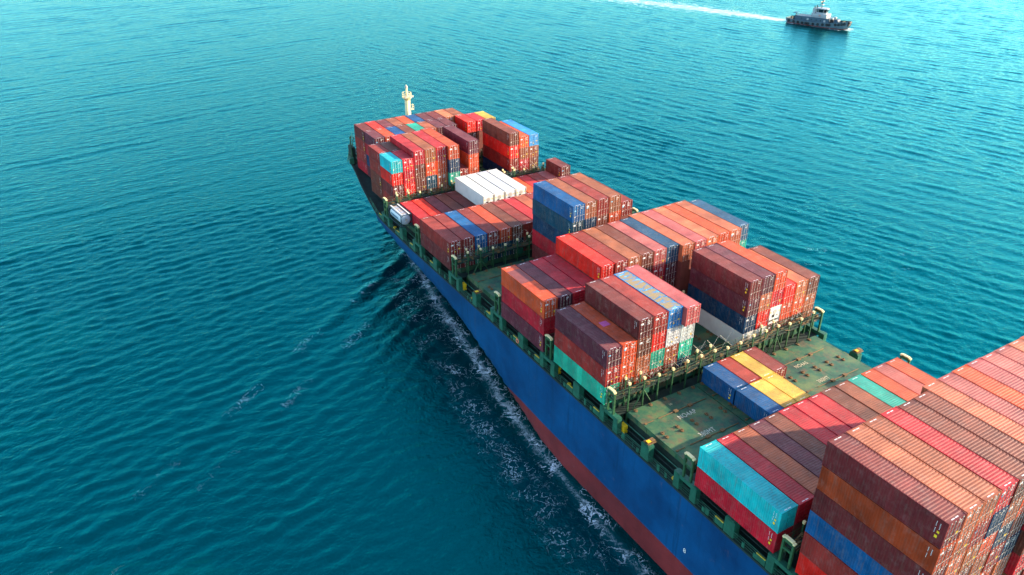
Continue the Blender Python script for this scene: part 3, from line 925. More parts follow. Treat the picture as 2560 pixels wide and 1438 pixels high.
def frame_mesh(Lc, H):
    mb = MB(); h = Lc / 2; w = W / 2
    for sx in (-1, 1):
        for sy in (-1, 1):
            x0, x1 = sorted((sx * (w - .01), sx * (w - .13))); y0, y1 = sorted((sy * (h - .01), sy * (h - .15)))
            mb.box(x0, x1, y0, y1, .12, H - .12)
            for z in (0, H - .118):
                a0, a1 = sorted((sx * w, sx * (w - .165))); b0, b1 = sorted((sy * h, sy * (h - .18)))
                mb.box(a0, a1, b0, b1, z, z + .118)
        x0, x1 = sorted((sx * (w - .012), sx * (w - .10)))
        mb.box(x0, x1, -h + .18, h - .18, H - .10, H - .02); mb.box(x0, x1, -h + .18, h - .18, .02, .17)
    for sy in (-1, 1):
        y0, y1 = sorted((sy * (h - .012), sy * (h - .12)))
        mb.box(-w + .165, w - .165, y0, y1, H - .14, H - .025); mb.box(-w + .165, w - .165, y0, y1, .02, .17)
    mb.box(-w + .12, w - .12, -h + .12, h - .12, .12, .16)
    return mb.mesh('frame', M_paint)


def wall_mesh(Lc, H):
    """corrugated port-side panel (copied and turned for the far side)"""
    mb = MB(); h = Lc / 2 - .14; per = .278; n = int(2 * h / per); per = 2 * h / n
    prof = []
    for i in range(n):
        y = -h + i * per
        prof += [(y, 0), (y + per * .26, 0), (y + per * .5, 1), (y + per * .76, 1)]
    prof.append((h, 0))
    xo, xi = -W / 2 + .018, -W / 2 + .055
    k = len(prof)
    for (y, d) in prof:
        x = xi if d else xo
        mb.v += [(x, y, .165), (x, y, H - .095)]
    for i in range(k - 1): mb.f.append((2 * i, 2 * i + 1, 2 * i + 3, 2 * i + 2)); mb.m.append(0)
    return mb.mesh('side_wall', M_paint)


def roof_mesh(Lc, H, mat):
    mb = MB(); h = Lc / 2 - .11; e = .34; w = W / 2 - .085
    per = .31; n = int((2 * h - 2 * e) / per); per = (2 * h - 2 * e) / n
    prof = [(-h, 0)]
    for i in range(n):
        y = -h + e + i * per
        prof += [(y, 0), (y + per * .22, 1), (y + per * .52, 1), (y + per * .74, 0)]
    prof += [(h - e, 0), (h, 0)]
    for y, d in prof:
        z = H - .045 + (.030 if d else 0)
        mb.v += [(-w, y, H - .045), (-w + .03, y, z), (w - .03, y, z), (w, y, H - .045)]
    for i in range(len(prof) - 1):
        a = 4 * i
        for j in range(3): mb.f.append((a + j, a + j + 1, a + j + 5, a + j + 4)); mb.m.append(0)
    return mb.mesh('roof', mat)


def front_mesh(Lc, H):
    mb = MB(); y = Lc / 2 - .03; n = 8; w = W / 2 - .13
    for i in range(n):
        x = -w + 2 * w * i / n; p = 2 * w / n
        for a, b, c, d in ((0, 0, .3, 0), (.3, 0, .5, -.04), (.5, -.04, .8, -.04), (.8, -.04, 1, 0)):
            mb.quad((x + p * a, y + b, .17), (x + p * a, y + b, H - .14), (x + p * c, y + d, H - .14), (x + p * c, y + d, .17))
    return mb.mesh('front_wall', M_paint)


def door_mesh(Lc, H):
    """left leaf: frame with pressed horizontal channels"""
    mb = MB(); y = -Lc / 2 + .035; x0, x1 = -W / 2 + .14, -.012; z0, z1 = .18, H - .15
    n = 5; zz = [z0]; prof = [(z0, 0)]
    p = (z1 - z0) / n
    for i in range(n):
        z = z0 + i * p
        prof += [(z + p * .28, 0), (z + p * .36, 1), (z + p * .86, 1), (z + p * .94, 0)]
    prof.append((z1, 0))
    xa, xb = x0 + .07, x1 - .07
    for z, d in prof:
        yy = y + (.035 if d else 0)
        mb.v += [(x0, y, z), (xa, y, z), (xa + .01, yy, z), (xb - .01, yy, z), (xb, y, z), (x1, y, z)]
    for i in range(len(prof) - 1):
        a = 6 * i
        for j in range(5): mb.f.append((a + j, a + j + 1, a + j + 7, a + j + 6)); mb.m.append(0)
    # rubber gasket and hinges
    mb.box(x1 - .012, x1 + .008, y - .012, y + .01, z0, z1, 1)
    mb.box(x0 - .02, x0, y - .012, y + .01, z0, z1, 1)
    for z in (z0 + .2, z0 + .9, z1 - .9, z1 - .25): mb.box(x0 - .05, x0 + .10, y - .03, y - .002, z - .05, z + .05)
    return mb.mesh('door', [M_paint, M_gasket])


def bar_mesh(Lc, H):
    mb = MB(); y = -Lc / 2 - .012
    mb.bar((0, y, .07), (0, y, H - .06), .026, 6)
    for z in (.12, H - .12): mb.box(-.07, .07, y - .03, y + .03, z - .05, z + .05)
    for z in (.55, 1.55, 2.1): mb.box(-.06, .06, y - .01, y + .03, z - .035, z + .035)
    mb.box(-.02, .34, y - .045, y - .02, 1.02, 1.06)
    return mb.mesh('locking_bar', M_steel)


def marks(name, rects, mat):
    mb = MB()
    for r in rects: mb.box(*r)
    return mb.mesh(name, mat)


def char_row(x, z, n, s, y, rr):
    out = []
    for i in range(n):
        if rr.random() < .15: continue
        out.append((x + i * s * 1.1, x + i * s * 1.1 + s * .8, y - .003, y, z, z + s * rr.uniform(1.0, 1.5)))
    return out


def build_kit(t):
    Lc, H = TYPES[t]; rr = random.Random(3); k = {}
    k['frame'] = frame_mesh(Lc, H); k['wall'] = wall_mesh(Lc, H); k['front'] = front_mesh(Lc, H)
    k['roof'] = roof_mesh(Lc, H, M_paint); k['roof_peel'] = roof_mesh(Lc, H, M_peel)
    k['door'] = door_mesh(Lc, H); k['bar'] = bar_mesh(Lc, H)
    yd = -Lc / 2 + .033
    k['code'] = []
    for v in range(4):
        rects = []
        for r in range(rr.choice((2, 3, 4))):
            rects += char_row(rr.choice((.12, .4)) , H - .45 - r * .24, rr.choice((4, 6)), .08, yd - .002, rr)
        if v % 2: rects += [(-.95, -.45, yd - .006, yd - .002, H - .78, H - .52)]
        rects += [(-.9, -.7, yd - .006, yd - .002, .75, .95)]
        k['code'].append(marks('door_lettering', rects, M_white))
    k['plate'] = [marks('door_placard', [(.55, .85, yd - .006, yd - .002, .62, .95)], M_yellow), marks('door_placard', [(-.95, -.6, yd - .006, yd - .002, H - 1.0, H - .8)], M_cyanlabel),
                  marks('door_placard', [(-.3, -.08, yd - .006, yd - .002, .5, .72), (.5, .85, yd - .006, yd - .002, .9, 1.15)], M_yellow)]
    zr = H - .0445
    rects = []
    for ys in (-Lc / 2 + .17, Lc / 2 - .33):
        for i in range(9):
            if i % 5 == 4: continue
            x = -.55 + i * .105
            rects.append((x, x + .075, ys + .03, ys + .13, zr, zr + .004))
    k['roofcode'] = marks('roof_lettering', rects, M_white)
    xo = -W / 2 + .016
    rects = []
    for i in range(9):
        z = H - .5 - i * .14
        if i != 4: rects.append((xo - .004, xo, -Lc / 2 + .92, -Lc / 2 + .98, z, z + .07))
    for i in range(5): rects.append((xo - .004, xo, -Lc / 2 + .58, -Lc / 2 + .66, H - .55 - i * .14, H - .49 - i * .14))
    k['sidecode'] = marks('side_lettering', rects, M_white)
    k['sideplate'] = marks('side_placard', [(xo - .004, xo, -Lc / 2 + .52, -Lc / 2 + .74, H - 1.55, H - 1.32), (xo - .004, xo, -Lc / 2 + .6, -Lc / 2 + .84, H - 2.1, H - 1.8)], M_yellow)
    return k


KIT = {t: build_kit(t) for t in TYPES}
FADE = (.045, .024, .018)      # sun-bleached chalking of the roofs
ORD = ['zero', 'first', 'second', 'third', 'fourth', 'fifth', 'sixth', 'seventh', 'eighth', 'ninth', 'tenth', 'eleventh', 'twelfth', 'thirteenth', 'fourteenth', 'fifteenth', 'sixteenth']
BAYNO = {b: i + 1 for i, b in enumerate(BAYS)}


def container(t, c, x, yc, z, label, seen, port, aft, seed, roof='roof', top=True, bright=1.0):
    Lc, H = TYPES[t]; k = KIT[t]; rr = random.Random(seed)
    rgb = COL[c][0]
    j = rr.uniform(.86, 1.14) * .79
    cc = tuple(min(1.0, v * j * rr.uniform(.93, 1.07)) for v in lin(rgb)) + (1.0,)
    sd = rr.uniform(0, 1)

    def put(nm, me, par, rz=0, loc=(0, 0, 0), colr=True):
        o = bpy.data.objects.new(nm, me); col.objects.link(o); o.parent = par
        if rz: o.rotation_euler = (0, 0, rz)
        if loc != (0, 0, 0): o.location = loc
        if colr: o.color = cc; o['seed'] = sd
        return o
    e = empty('shipping_container', (x, yc, z))
    tag(e, label, 'container', 'shipping containers stacked on the ship')
    put('frame', k['frame'], e); put('side_wall', k['wall'], e); put('side_wall', k['wall'], e, math.pi)
    ro = put('roof', k[roof], e); ro.color = tuple(min(1.0, v * .92 + q) for v, q in zip(cc[:3], FADE if cc[0] > cc[2] * 1.3 else (.01, .015, .02))) + (1.0,); put('front_wall', k['front'], e)
    for s in (0, 1):
        d = put('door', k['door'], e, 0, (s * (W / 2 - .128), 0, 0))
        if aft:
            for q in (-.86, -.34): put('locking_bar', k['bar'], d, 0, (q + .02, 0, 0), False)
    if aft:
        put('door_lettering', rr.choice(k['code']), e, colr=False)['kind'] = 'stuff'
        if rr.random() < .55: put('door_placard', rr.choice(k['plate']), e, colr=False)
    if top: put('roof_lettering', k['roofcode'], e, colr=False)['kind'] = 'stuff'
    if port:
        put('side_lettering', k['sidecode'], e, colr=False)['kind'] = 'stuff'
        if rr.random() < .6: put('side_placard', k['sideplate'], e, colr=False)
    return e


# ---- stowage plan: bay, row (0 = port), colours from the bottom up, type, part of the bay ('', 'f' forward 20 ft, 'a' aft 20 ft)
FILL = 'MBTOVSCPNZKB'
PLAN = []


def stack(b, row, s, t='40', half='', dx=0.0, roof=None):
    PLAN.append((b, row, s, t, half, dx, roof))


frr = random.Random(21)


def fill(n, top): return ''.join(frr.choice(FILL) for _ in range(n - 1)) + top


# A: nearest bay, six high, sixteen wide
stack('A', 0, 'RVUMZM')
for i, (s) in enumerate(['OVTSTS', 'TVBTVT', 'SBTONC', 'BOVNTB', 'TSNBOB']): stack('A', i + 1, s)
for i, c in enumerate('SKOKKKSOKT'): stack('A', 6 + i, fill(6, c), '45')
# B
for i, s in enumerate(['CQ', 'MC', 'BT', 'VP', 'BB', 'TC', 'MC', 'OC', 'BB', 'VT', 'ML', 'BO', 'VK', 'TO']): stack('B', i, s)
stack('B', 14, 'BO', '20', 'a')
# C: twenty-footers on the open hatch
for i, c in enumerate('UVYM'): stack('C', 6 + i, c, '20', 'f', -.25)
for i, c in enumerate('UYY'): stack('C', 6 + i, c, '20', 'a', -.2)
# D
stack('D', 0, 'LVP'); stack('D', 1, 'BOO'); stack('D', 2, 'ZTBM'); stack('D', 3, 'VLRV'); stack('D', 4, 'MTGA', roof='roof_peel'); stack('D', 5, 'NLG'); PLAN.append(('D', 5, 'K', '45', 'top3', 0, None))
stack('D', 10, 'WNPM'); stack('D', 11, 'WRTP'); stack('D', 12, 'MWCO'); stack('D', 13, 'BOR'); stack('D', 14, 'MOS'); stack('D', 15, 'TSB')
# E
stack('E', 0, 'PCO'); stack('E', 1, 'MVP'); stack('E', 2, 'BMC'); stack('E', 3, 'TVC')
for i, s in enumerate(['MVBR', 'BTMV', 'VMBT', 'NPMB', 'BPCK', 'VMPI']): stack('E', 4 + i, s)
for i, s in enumerate(['BNTS', 'VMOK', 'TBVS', 'MOTO', 'BVSS']): stack('E', 10 + i, s, '45')
stack('E', 15, 'BTLI')
# F
stack('F', 6, 'MCNDU'); stack('F', 7, 'VBMNT'); stack('F', 8, 'BMTBV'); stack('F', 9, 'MVBOT'); stack('F', 10, 'BTVMV', '40s')
# G
for i, s in enumerate(['MV', 'MV', 'LU', 'NV', 'DO', 'NB', 'BV', 'MC', 'VS', 'BV', 'TM', 'MB']): PLAN.append(('G', i, s, 'mix', '', 0, None))
# H
for i, c in enumerate('CRPBMBVTBBOCVK'): stack('H', 1 + i, c, '40s')
stack('H', 15, 'V', '40s'); PLAN.append(('H', 15, 'M', '20', 'ftop', 0, None))
# I
stack('I', 1, 'VMRQ', '20', 'a'); stack('I', 1, 'BBVV', '20', 'f'); stack('I', 2, 'ORCC', '20', 'a'); stack('I', 2, 'BMVB', '20', 'f')
stack('I', 3, 'BBBC'); stack('I', 4, 'TDOT'); stack('I', 5, 'SSOC'); stack('I', 6, 'MLNO', '45'); stack('I', 7, 'MV'); stack('I', 8, 'MOOP')
stack('I', 12, 'NVRB'); stack('I', 13, 'MCTO', '40s'); stack('I', 14, 'BBTA', '40s')
# J
JF = ['CVVM', 'R', 'P', 'T', 'O', 'U', 'P', 'M', 'S', 'T']
for i, s in enumerate(JF): stack('J', 2 + i, s if len(s) == 4 else fill(4, s), '20', 'f')
for i, c in enumerate('POUBLTPP'): stack('J', 2 + i, fill(4, c), '20', 'a')
for i, c in enumerate('RCY'): stack('J', 11 + i, fill(4, c), '20', 'a')
for i, c in enumerate('BM'): stack('J', 12 + i, fill(3, c), '20', 'f')

ENT = []            # every container: dict
HT = {}
for (b, row, s, t, half, dx, roof) in PLAN:
    z = BASE[b] + .02
    if half == 'top3': z += 3 * 2.92
    if half == 'ftop': z += 2.61
    for k, c in enumerate(s):
        tt = t if t != 'mix' else ('40' if k == 0 else '40s')
        Lc, H = TYPES[tt]
        y0 = BAYS[b]
        if half in ('a',): yc = y0 + Lc / 2
        elif half in ('f', 'ftop'): yc = y0 + L40 + .1 - Lc / 2
        else: yc = y0 + L40 / 2
        tier = k + (3 if half == 'top3' else 1 if half == 'ftop' else 0)
        ENT.append(dict(b=b, row=row, t=tt, c=c, half={'top3': '', 'ftop': 'f'}.get(half, half), x=row * P + W / 2 + .05 + dx, y=yc, z=z, H=H, L=Lc, tier=tier, top=(k == len(s) - 1), roof=roof if k == len(s) - 1 else None, white=(c in 'W' and tt == '40')))
        z += H + .022
for e1 in ENT:
    if e1['b'] == 'D' and e1['row'] == 5 and e1['tier'] == 2: e1['top'] = False


def blocked(e1, side):
    """is this face of e1 covered by a neighbour (port) or hidden behind a stack close aft"""
    need = e1['z'] + e1['H']
    for o in ENT:
        if o is e1: continue
        if side == 'port':
            if abs(o['x'] - (e1['x'] - P)) < .4 and abs(o['y'] - e1['y']) < (o['L'] + e1['L']) / 2 - 1.0 and abs(o['z'] + o['H'] - need) < 1.6:
                if o['L'] >= e1['L'] - 2: return True
        else:
            dy = (e1['y'] - e1['L'] / 2) - (o['y'] + o['L'] / 2)
            if abs(o['x'] - e1['x']) < .7 and -.2 < dy < 4.0 and o['z'] + o['H'] - dy * .5 > need - .25: return True
    return False


fwd = Vector((math.sin(.54237) * math.cos(.5096), math.cos(.54237) * math.cos(.5096), -math.sin(.5096)))
rgt = Vector((math.cos(.54237), -math.sin(.54237), 0)); upv = rgt.cross(fwd)


def in_frame(p):
    d = Vector((p[0], p[1], p[2] + ZO)) - cam.location; w = d.dot(fwd)
    u, v = .77056 * d.dot(rgt) / w, .77056 * d.dot(upv) / w
    return abs(u) < .55 and abs(v) < .2809 + .05


def lab(e1):
    cn = COL[e1['c']][1]
    n = max(o['tier'] for o in ENT if o['b'] == e1['b'] and o['row'] == e1['row'] and o['half'] in (e1['half'], ''))
    tp = 'top tier' if e1['tier'] == n and n > 0 else ('single tier' if n == 0 else 'bottom tier' if e1['tier'] == 0 else ORD[e1['tier'] + 1] + ' tier')
    hf = {'a': 'short aft ', 'f': 'short forward '}.get(e1['half'], 'long ' if e1['t'] == '45' else '')
    return f"{hf}{cn} container, {tp}, {ORD[e1['row'] + 1]} row from port, {ORD[BAYNO[e1['b']]]} bay from near end"


# ---- white refrigerated containers
def reefer(x, yc, z, label, grey=False, seed=1):
    Lc, H = TYPES['40']; mat = M_reefer2 if grey else M_reefer; rr = random.Random(seed)
    e = empty('refrigerated_container', (x, yc, z)); tag(e, label, 'container', 'white refrigerated containers')
    h = Lc / 2; w = W / 2
    mb = MB(); mb.box(-w + .03, w - .03, -h + .05, h - .03, .05, H - .02)
    for yy in np.arange(-h + .6, h - .4, 1.0): mb.box(-w + .022, -w + .03, yy, yy + .03, .2, H - .12); mb.box(-w + .08, w - .08, yy, yy + .03, H - .02, H - .012)
    mb.build('insulated_shell', mat, e)
    o = link('frame', KIT['40']['frame'], e); o.color = (*lin((205, 205, 198)), 1); o['seed'] = rr.random()
    mb = MB(); mb.box(-w + .15, w - .15, -h + .02, -h + .05, .18, H - .15); panel = mb.build('machinery_panel', mat, e)
    mb = MB(); mb.bar((0, -h + .02, H - .85), (0, -h - .01, H - .85), .42, 18); mb.build('fan_guard', M_steel, panel)
    mb = MB(); mb.box(-.55, -.05, -h - .02, -h + .02, 1.1, 1.6); mb.build('control_box', M_gasket, panel)
    mb = MB(); mb.box(.35, .75, -h - .02, -h + .02, 1.2, 1.5); mb.build('control_box', M_steel, panel)
    mb = MB()
    for q in range(6): mb.box(-w + .25 + q * .33, -w + .5 + q * .33, -h - .005, -h + .02, .45, .75)
    mb.build('condenser_grille', M_gasket, panel)
    mb = MB()
    for q in (-.95, .72): mb.box(q, q + .18, -h - .012, -h + .02, 1.95, 2.15)
    mb.build('caution_label', M_yellow, panel)
    mb = MB()
    for s in (-1, 1):
        for q in (.02, .09): mb.bar((s * (w - .02 - q), -h - .02, .1), (s * (w - .02 - q), -h - .02, H - .1), .02, 5)
    mb.build('corner_pipe', M_steel, e)


nm = 0
BURIED = MB()
for i, e1 in enumerate(ENT):
    if e1['white']: continue
    x, y, z = e1['x'], e1['y'], e1['z']
    port = not blocked(e1, 'port'); aft = not blocked(e1, 'aft')
    h = e1['L'] / 2
    vis = (e1['top'] and any(in_frame((x + a, y + q, z + e1['H'])) for q in (-h, 0, h) for a in (-1.2, 1.2))) \
        or (port and any(in_frame((x - W / 2, y + q, z + r)) for q in (-h, 0, h) for r in (0, e1['H']))) \
        or (aft and any(in_frame((x + a, y - h, z + r)) for a in (-1.2, 1.2) for r in (0, e1['H'])))
    if not vis:
        BURIED.box(x - W / 2 + .02, x + W / 2 - .02, y - h + .02, y + h - .02, z + ZO + .01, z + ZO + e1['H'] - .01)
        continue
    label = lab(e1)
    jr = random.Random(i)
    e1['obj'] = container(e1['t'], e1['c'], x + jr.uniform(-.03, .03), y + jr.uniform(-.06, .06), z + ZO, label, vis, port, aft, 1000 + i, e1['roof'] or 'roof', e1['top'])
    nm += vis
print('containers', len(ENT), 'seen', nm)
tag(BURIED.build('buried_containers', simple('buried_container_paint', (110, 52, 46), .7)), 'brownish containers buried inside the stacks under and behind the others', 'containers', kind='stuff')

wh = [e1 for e1 in ENT if e1['white']]
for i, e1 in enumerate(wh): reefer(e1['x'], e1['y'], e1['z'] + ZO, lab(e1).replace('white container', 'white refrigerated container'), seed=i)
for i in range(4):
    reefer((6 + i) * P + W / 2 + .05, BAYS['H'] + L40 / 2, BASE['H'] + 2.635 + ZO,
           ['off white', 'bright white', 'greyish scuffed', 'clean white'][i] + ' refrigerated container, ' + ['nearest the port side', 'second from port', 'third from port', 'nearest starboard'][i] + ' of four side by side', i == 2, 40 + i)

# repair patch on the orange roof, pink label on the orange roof beside the plum one
for e1 in ENT:
    if e1['b'] == 'E' and e1['row'] == 0 and e1['top']:
        mb = MB(); mb.box(-W / 2 + .1, W / 2 - .1, .2, 4.6, e1['H'] - .013, e1['H'] - .009)
        mb.build('roof_patch', simple('dull_patch_paint', (132, 66, 62), .7, 0, .15, 1.5), e1['obj'])
    if e1['b'] == 'D' and e1['row'] == 1 and e1['top']:
        mb = MB(); mb.box(-.55, .65, -1.0, .2, e1['H'] - .013, e1['H'] - .009)
        mb.build('roof_label', simple('pink_label', (214, 92, 150), .7, 0, .15, 3), e1['obj'])

# ---- tank container on the port side
def tank():
    x, yc, z = W / 2 + .05, BAYS['H'] + L40 - 3.0, BASE['H'] + .02 + ZO
    Lc, H = 6.058, 2.5
    e = empty('tank_container', (x, yc, z)); tag(e, 'pale tank container in a dark frame on the port edge beside the crimson container', 'tank')
    h = Lc / 2; w = W / 2
    mb = MB()
    for sx in (-1, 1):
        for sy in (-1, 1):
            mb.box(*sorted((sx * w, sx * (w - .14))), *sorted((sy * h, sy * (h - .14))), 0, H)
            mb.bar((sx * (w - .07), sy * (h - .07), H - .55), (sx * (w - .62), sy * (h - .07), H - .06), .06, 5)
            mb.bar((sx * (w - .07), sy * (h - .07), .55), (sx * (w - .62), sy * (h - .07), .06), .06, 5)
        for zz in (0, H - .12): mb.box(*sorted((sx * w, sx * (w - .1))), -h, h, zz, zz + .12)
    for sy in (-1, 1):
        for zz in (0, H - .12): mb.box(-w, w, *sorted((sy * h, sy * (h - .1))), zz, zz + .12)
    mb.build('frame', simple('dark_frame_paint', (38, 62, 70), .6), e)
    rings = []
    for yy, r in ((-h + .2, .55), (-h + .26, .85), (-h + .4, 1.06), (-h + .6, 1.12), (h - .6, 1.12), (h - .4, 1.06), (h - .26, .85), (h - .2, .55)):
        rings.append([(r * math.cos(2 * math.pi * k / 24), yy, 1.25 + r * math.sin(2 * math.pi * k / 24)) for k in range(24)])
    mb = MB(); mb.loft(rings); body = mb.build('tank_body', M_tank, e, smooth=False)
    for s in (-1, 1):
        mb = MB(); mb.box(s * .74 - .15, s * .74 + .15, -h + .1, h - .1, H - .06, H); mb.build('walkway_board', M_reefer, e)
    for k in range(4):
        mb = MB(); yy = -h + .9 + k * 1.35; mb.box(-.42, .42, yy, yy + .55, H - .22, H - .12); mb.build('top_fitting', M_steel, e)
    mb = MB(); mb.box(-.25, .25, -h + .1, -h + .2, 1.2, 1.5); mb.bar((-.5, -h + .15, .5), (.05, -h + .15, 1.2), .04, 5); mb.bar((.5, -h + .15, .5), (-.05, -h + .15, 1.2), .04, 5); mb.build('valve_box', M_steel, e)
    # dark lettering blocks along the barrel
    mb = MB(); rr = random.Random(9)
    for k in range(9):
        yy = 1.9 - k * .38; a = R(165); mb.box(-1.135, -1.124, yy - .28, yy, 1.15, 1.5 + rr.uniform(-.06, .06))
    mb.build('barrel_lettering', simple('blue_lettering', (60, 120, 150), .6), body)


tank()

# ---- folded flat rack beside the yellow twenty-footers
def flat_rack():
    Lc = 6.06; x = 9 * P + W / 2 - .2; y = BAYS['C'] + Lc / 2
    e = empty('flat_rack', (x, y, BASE['C'] + ZO)); tag(e, 'low dark blue flat rack lying aft of the short maroon container', 'flat rack')
    m = simple('dark_blue_rack_paint', (24, 40, 66), .7)
    mb = MB(); mb.box(-W / 2, W / 2, -Lc / 2, Lc / 2, .02, .45); mb.build('base_frame', m, e)
    for s in (-1, 1):
        mb = MB(); mb.box(-W / 2 + .05, W / 2 - .05, s * 1.5 - 1.2, s * 1.5 + 1.2, .45, .62); mb.build('folded_end_wall', m, e)
    for s in (-1, 1):
        for q in (-1, 1):
            mb = MB(); mb.box(*sorted((s * W / 2, s * (W / 2 - .17))), *sorted((q * Lc / 2, q * (Lc / 2 - .18))), .45, .72); mb.build('corner_casting', M_rust, e)


flat_rack()

# ------------------------------------------------------------------ the tug
def tug():
    bow = Vector((313.9, 239.0)); st = Vector((305.2, 271.6))
    d = (bow - st); ln = d.length; c = (bow + st) / 2
    e = empty('tugboat', (c.x, c.y, 0), math.atan2(d.y, d.x))
    tag(e, 'grey tugboat with black tyre fenders and white wheelhouse steaming to the right', 'boat')
    s = ln / 36.0
    Mh = simple('tug_grey_hull', (78, 104, 114), .5, 0, .15, .6); Mb = simple('tug_boot_red', (120, 40, 40), .6)
    Mw = simple('tug_white', (156, 166, 170), .45, 0, .06); Md = simple('tug_house_blue_grey', (36, 76, 96), .5, 0, .12)
    Mdk = simple('tug_deck', (70, 74, 72), .8); Mg = simple('dark_window_glass', (18, 30, 36), .08)
    st_x = [-18, -17, -14, -8, 0, 8, 13, 16, 17.6, 18.3]
    hb = [3.4, 4.4, 5.0, 5.2, 5.3, 5.2, 4.4, 2.8, 1.3, .15]
    she = [2.5, 2.4, 2.2, 2.1, 2.2, 2.8, 3.4, 3.9, 4.2, 4.3]
    def ring(i, z, f): return (st_x[i] * s, hb[i] * f * s, z)
    for nme, zz, mat in (('boot_topping', ((-1.5, .85), (.35, .93)), Mb), ('hull', ((.35, .93), (1.2, .97), (None, 1.0)), Mh)):
        mb = MB(); k = len(zz)
        for sg in (-1, 1):
            b0 = len(mb.v)
            for i in range(len(st_x)):
                for z, f in zz:
                    z = she[i] if z is None else z
                    mb.v.append((st_x[i] * s - (0 if z > 1 else (.8 if i >= 8 else -.6 if i == 0 else 0)), sg * hb[i] * f * s, z * s))
            for i in range(len(st_x) - 1):
                for j in range(k - 1):
                    a = b0 + i * k + j; q = (a, a + k, a + k + 1, a + 1); mb.f.append(q if sg < 0 else q[::-1]); mb.m.append(0)
        n = len(mb.v) // 2
        for j in range(k - 1): mb.f.append((j, j + 1, n + j + 1, n + j)); mb.m.append(0)
        mb.build(nme, mat, e, smooth=False)
    mb = MB(); n = len(st_x)
    for sg in (-1, 1):
        for i in range(n): mb.v.append((st_x[i] * s, sg * (hb[i] - .1) * s, (she[i] - .9) * s))
    for i in range(n - 1): mb.f.append((i, i + 1, n + i + 1, n + i)); mb.m.append(0)
    mb.build('deck', Mdk, e)
    for sg in (-1, 1):
        mb = MB()
        for i in range(n - 1): mb.bar((st_x[i] * s, sg * hb[i] * s, she[i] * s), (st_x[i + 1] * s, sg * hb[i + 1] * s, she[i + 1] * s), .16 * s, 6)
        mb.build('rubbing_strake', M_black if sg > 0 else Mh, e)
        for x in (-15.3, -12.3, -9.6, -7.0, -4.8, -3.6, -.6, 2.2, 5.0, 7.4, 8.8, 12.0, 13.6, 15.0, 16.2):
            y = np.interp(x, st_x, hb); z = np.interp(x, st_x, she)
            mb = MB(); mb.torus((x * s, sg * (y + .12) * s, (z - 1.0) * s), (0, 1, 0), .5 * s, .24 * s, 12, 6); mb.build('tyre_fender', M_black, e, smooth=True)
    mb = MB(); mb.bar((17.9 * s, -1.4 * s, 3.5 * s), (17.9 * s, 1.4 * s, 3.5 * s), .75 * s, 10); mb.bar((17.7 * s, -1.4 * s, 2.3 * s), (17.7 * s, 1.4 * s, 2.3 * s), .6 * s, 10); mb.build('bow_fender', M_black, e)
    # deckhouse
    dh = MB(); dh.loft([[(-12.5 * s, -3.5 * s, 1.2 * s), (7.5 * s, -3.5 * s, 1.2 * s), (7.5 * s, 3.5 * s, 1.2 * s), (-12.5 * s, 3.5 * s, 1.2 * s)], [(-12.5 * s, -3.4 * s, 4.3 * s), (7.2 * s, -3.4 * s, 4.6 * s), (7.2 * s, 3.4 * s, 4.6 * s), (-12.5 * s, 3.4 * s, 4.3 * s)]])
    house = dh.build('deckhouse', Md, e)
    for sg in (-1, 1):
        for x in (-4.9, 5.0):
            mb = MB(); mb.box((x - .55) * s, (x + .55) * s, *sorted((sg * 3.42 * s, sg * 3.52 * s)), 2.6 * s, 3.7 * s); mb.build('white_panel', Mw, house)  # plain white panels on the deckhouse sides
        for x in (-8.5, -2.8, 0.2, 2.8):
            mb = MB(); mb.bar((x * s, sg * 3.4 * s, 3.2 * s), (x * s, sg * 3.53 * s, 3.2 * s), .28 * s, 10); mb.build('porthole', Mg, house)
    mb = MB(); mb.box(-3.5 * s, 5.5 * s, -2.9 * s, 2.9 * s, 4.45 * s, 6.6 * s); mb.build('upper_house', Mw, e)
    def oct_(x0, x1, y, z, k=.9): return [(x0 * s, -y * k * s, z * s), ((x0 + .9) * s, -y * s, z * s), ((x1 - 1.3) * s, -y * s, z * s), (x1 * s, -y * .45 * s, z * s), (x1 * s, y * .45 * s, z * s), ((x1 - 1.3) * s, y * s, z * s), ((x0 + .9) * s, y * s, z * s), (x0 * s, y * k * s, z * s)]
    mb = MB(); mb.loft([oct_(-1.0, 4.2, 2.2, 6.6), oct_(-1.0, 4.2, 2.2, 7.3)]); wheel = mb.build('wheelhouse', Mw, e)
    a, b = oct_(-.95, 4.1, 2.12, 7.3), oct_(-.9, 4.5, 2.3, 9.1)
    for i in range(8):
        j = (i + 1) % 8
        mb = MB(); mb.quad(a[i], a[j], b[j], b[i]); mb.build('window', Mg, wheel)
        mb = MB(); mb.bar(a[i], b[i], .13 * s, 5); mb.build('window_post', Mw, wheel)
    mb = MB(); mb.loft([oct_(-1.2, 4.8, 2.6, 9.1), oct_(-1.0, 4.4, 2.4, 9.55)]); mb.build('wheelhouse_roof', Mw, e)
    mast = MB(); mast.bar((.6 * s, 0, 9.5 * s), (.6 * s, 0, 15.5 * s), .26 * s, 8, r2=.14 * s)
    mast.bar((.6 * s, -2.2 * s, 12.6 * s), (.6 * s, 2.2 * s, 12.6 * s), .12 * s, 6); mast.bar((.6 * s, -1.3 * s, 14.0 * s), (.6 * s, 1.3 * s, 14.0 * s), .1 * s, 6)
    for sg in (-1, 1): mast.bar((-1.2 * s, sg * 1.6 * s, 9.5 * s), (.6 * s, 0, 13.2 * s), .09 * s, 5)
    mo = mast.build('mast', M_black, e)
    for y in (-2.1, 2.1, -1.2, 1.2): mb = MB(); mb.box(.4 * s, .8 * s, (y - .2) * s, (y + .2) * s, 12.6 * s, 13.2 * s); mb.build('navigation_light', M_steel, mo)
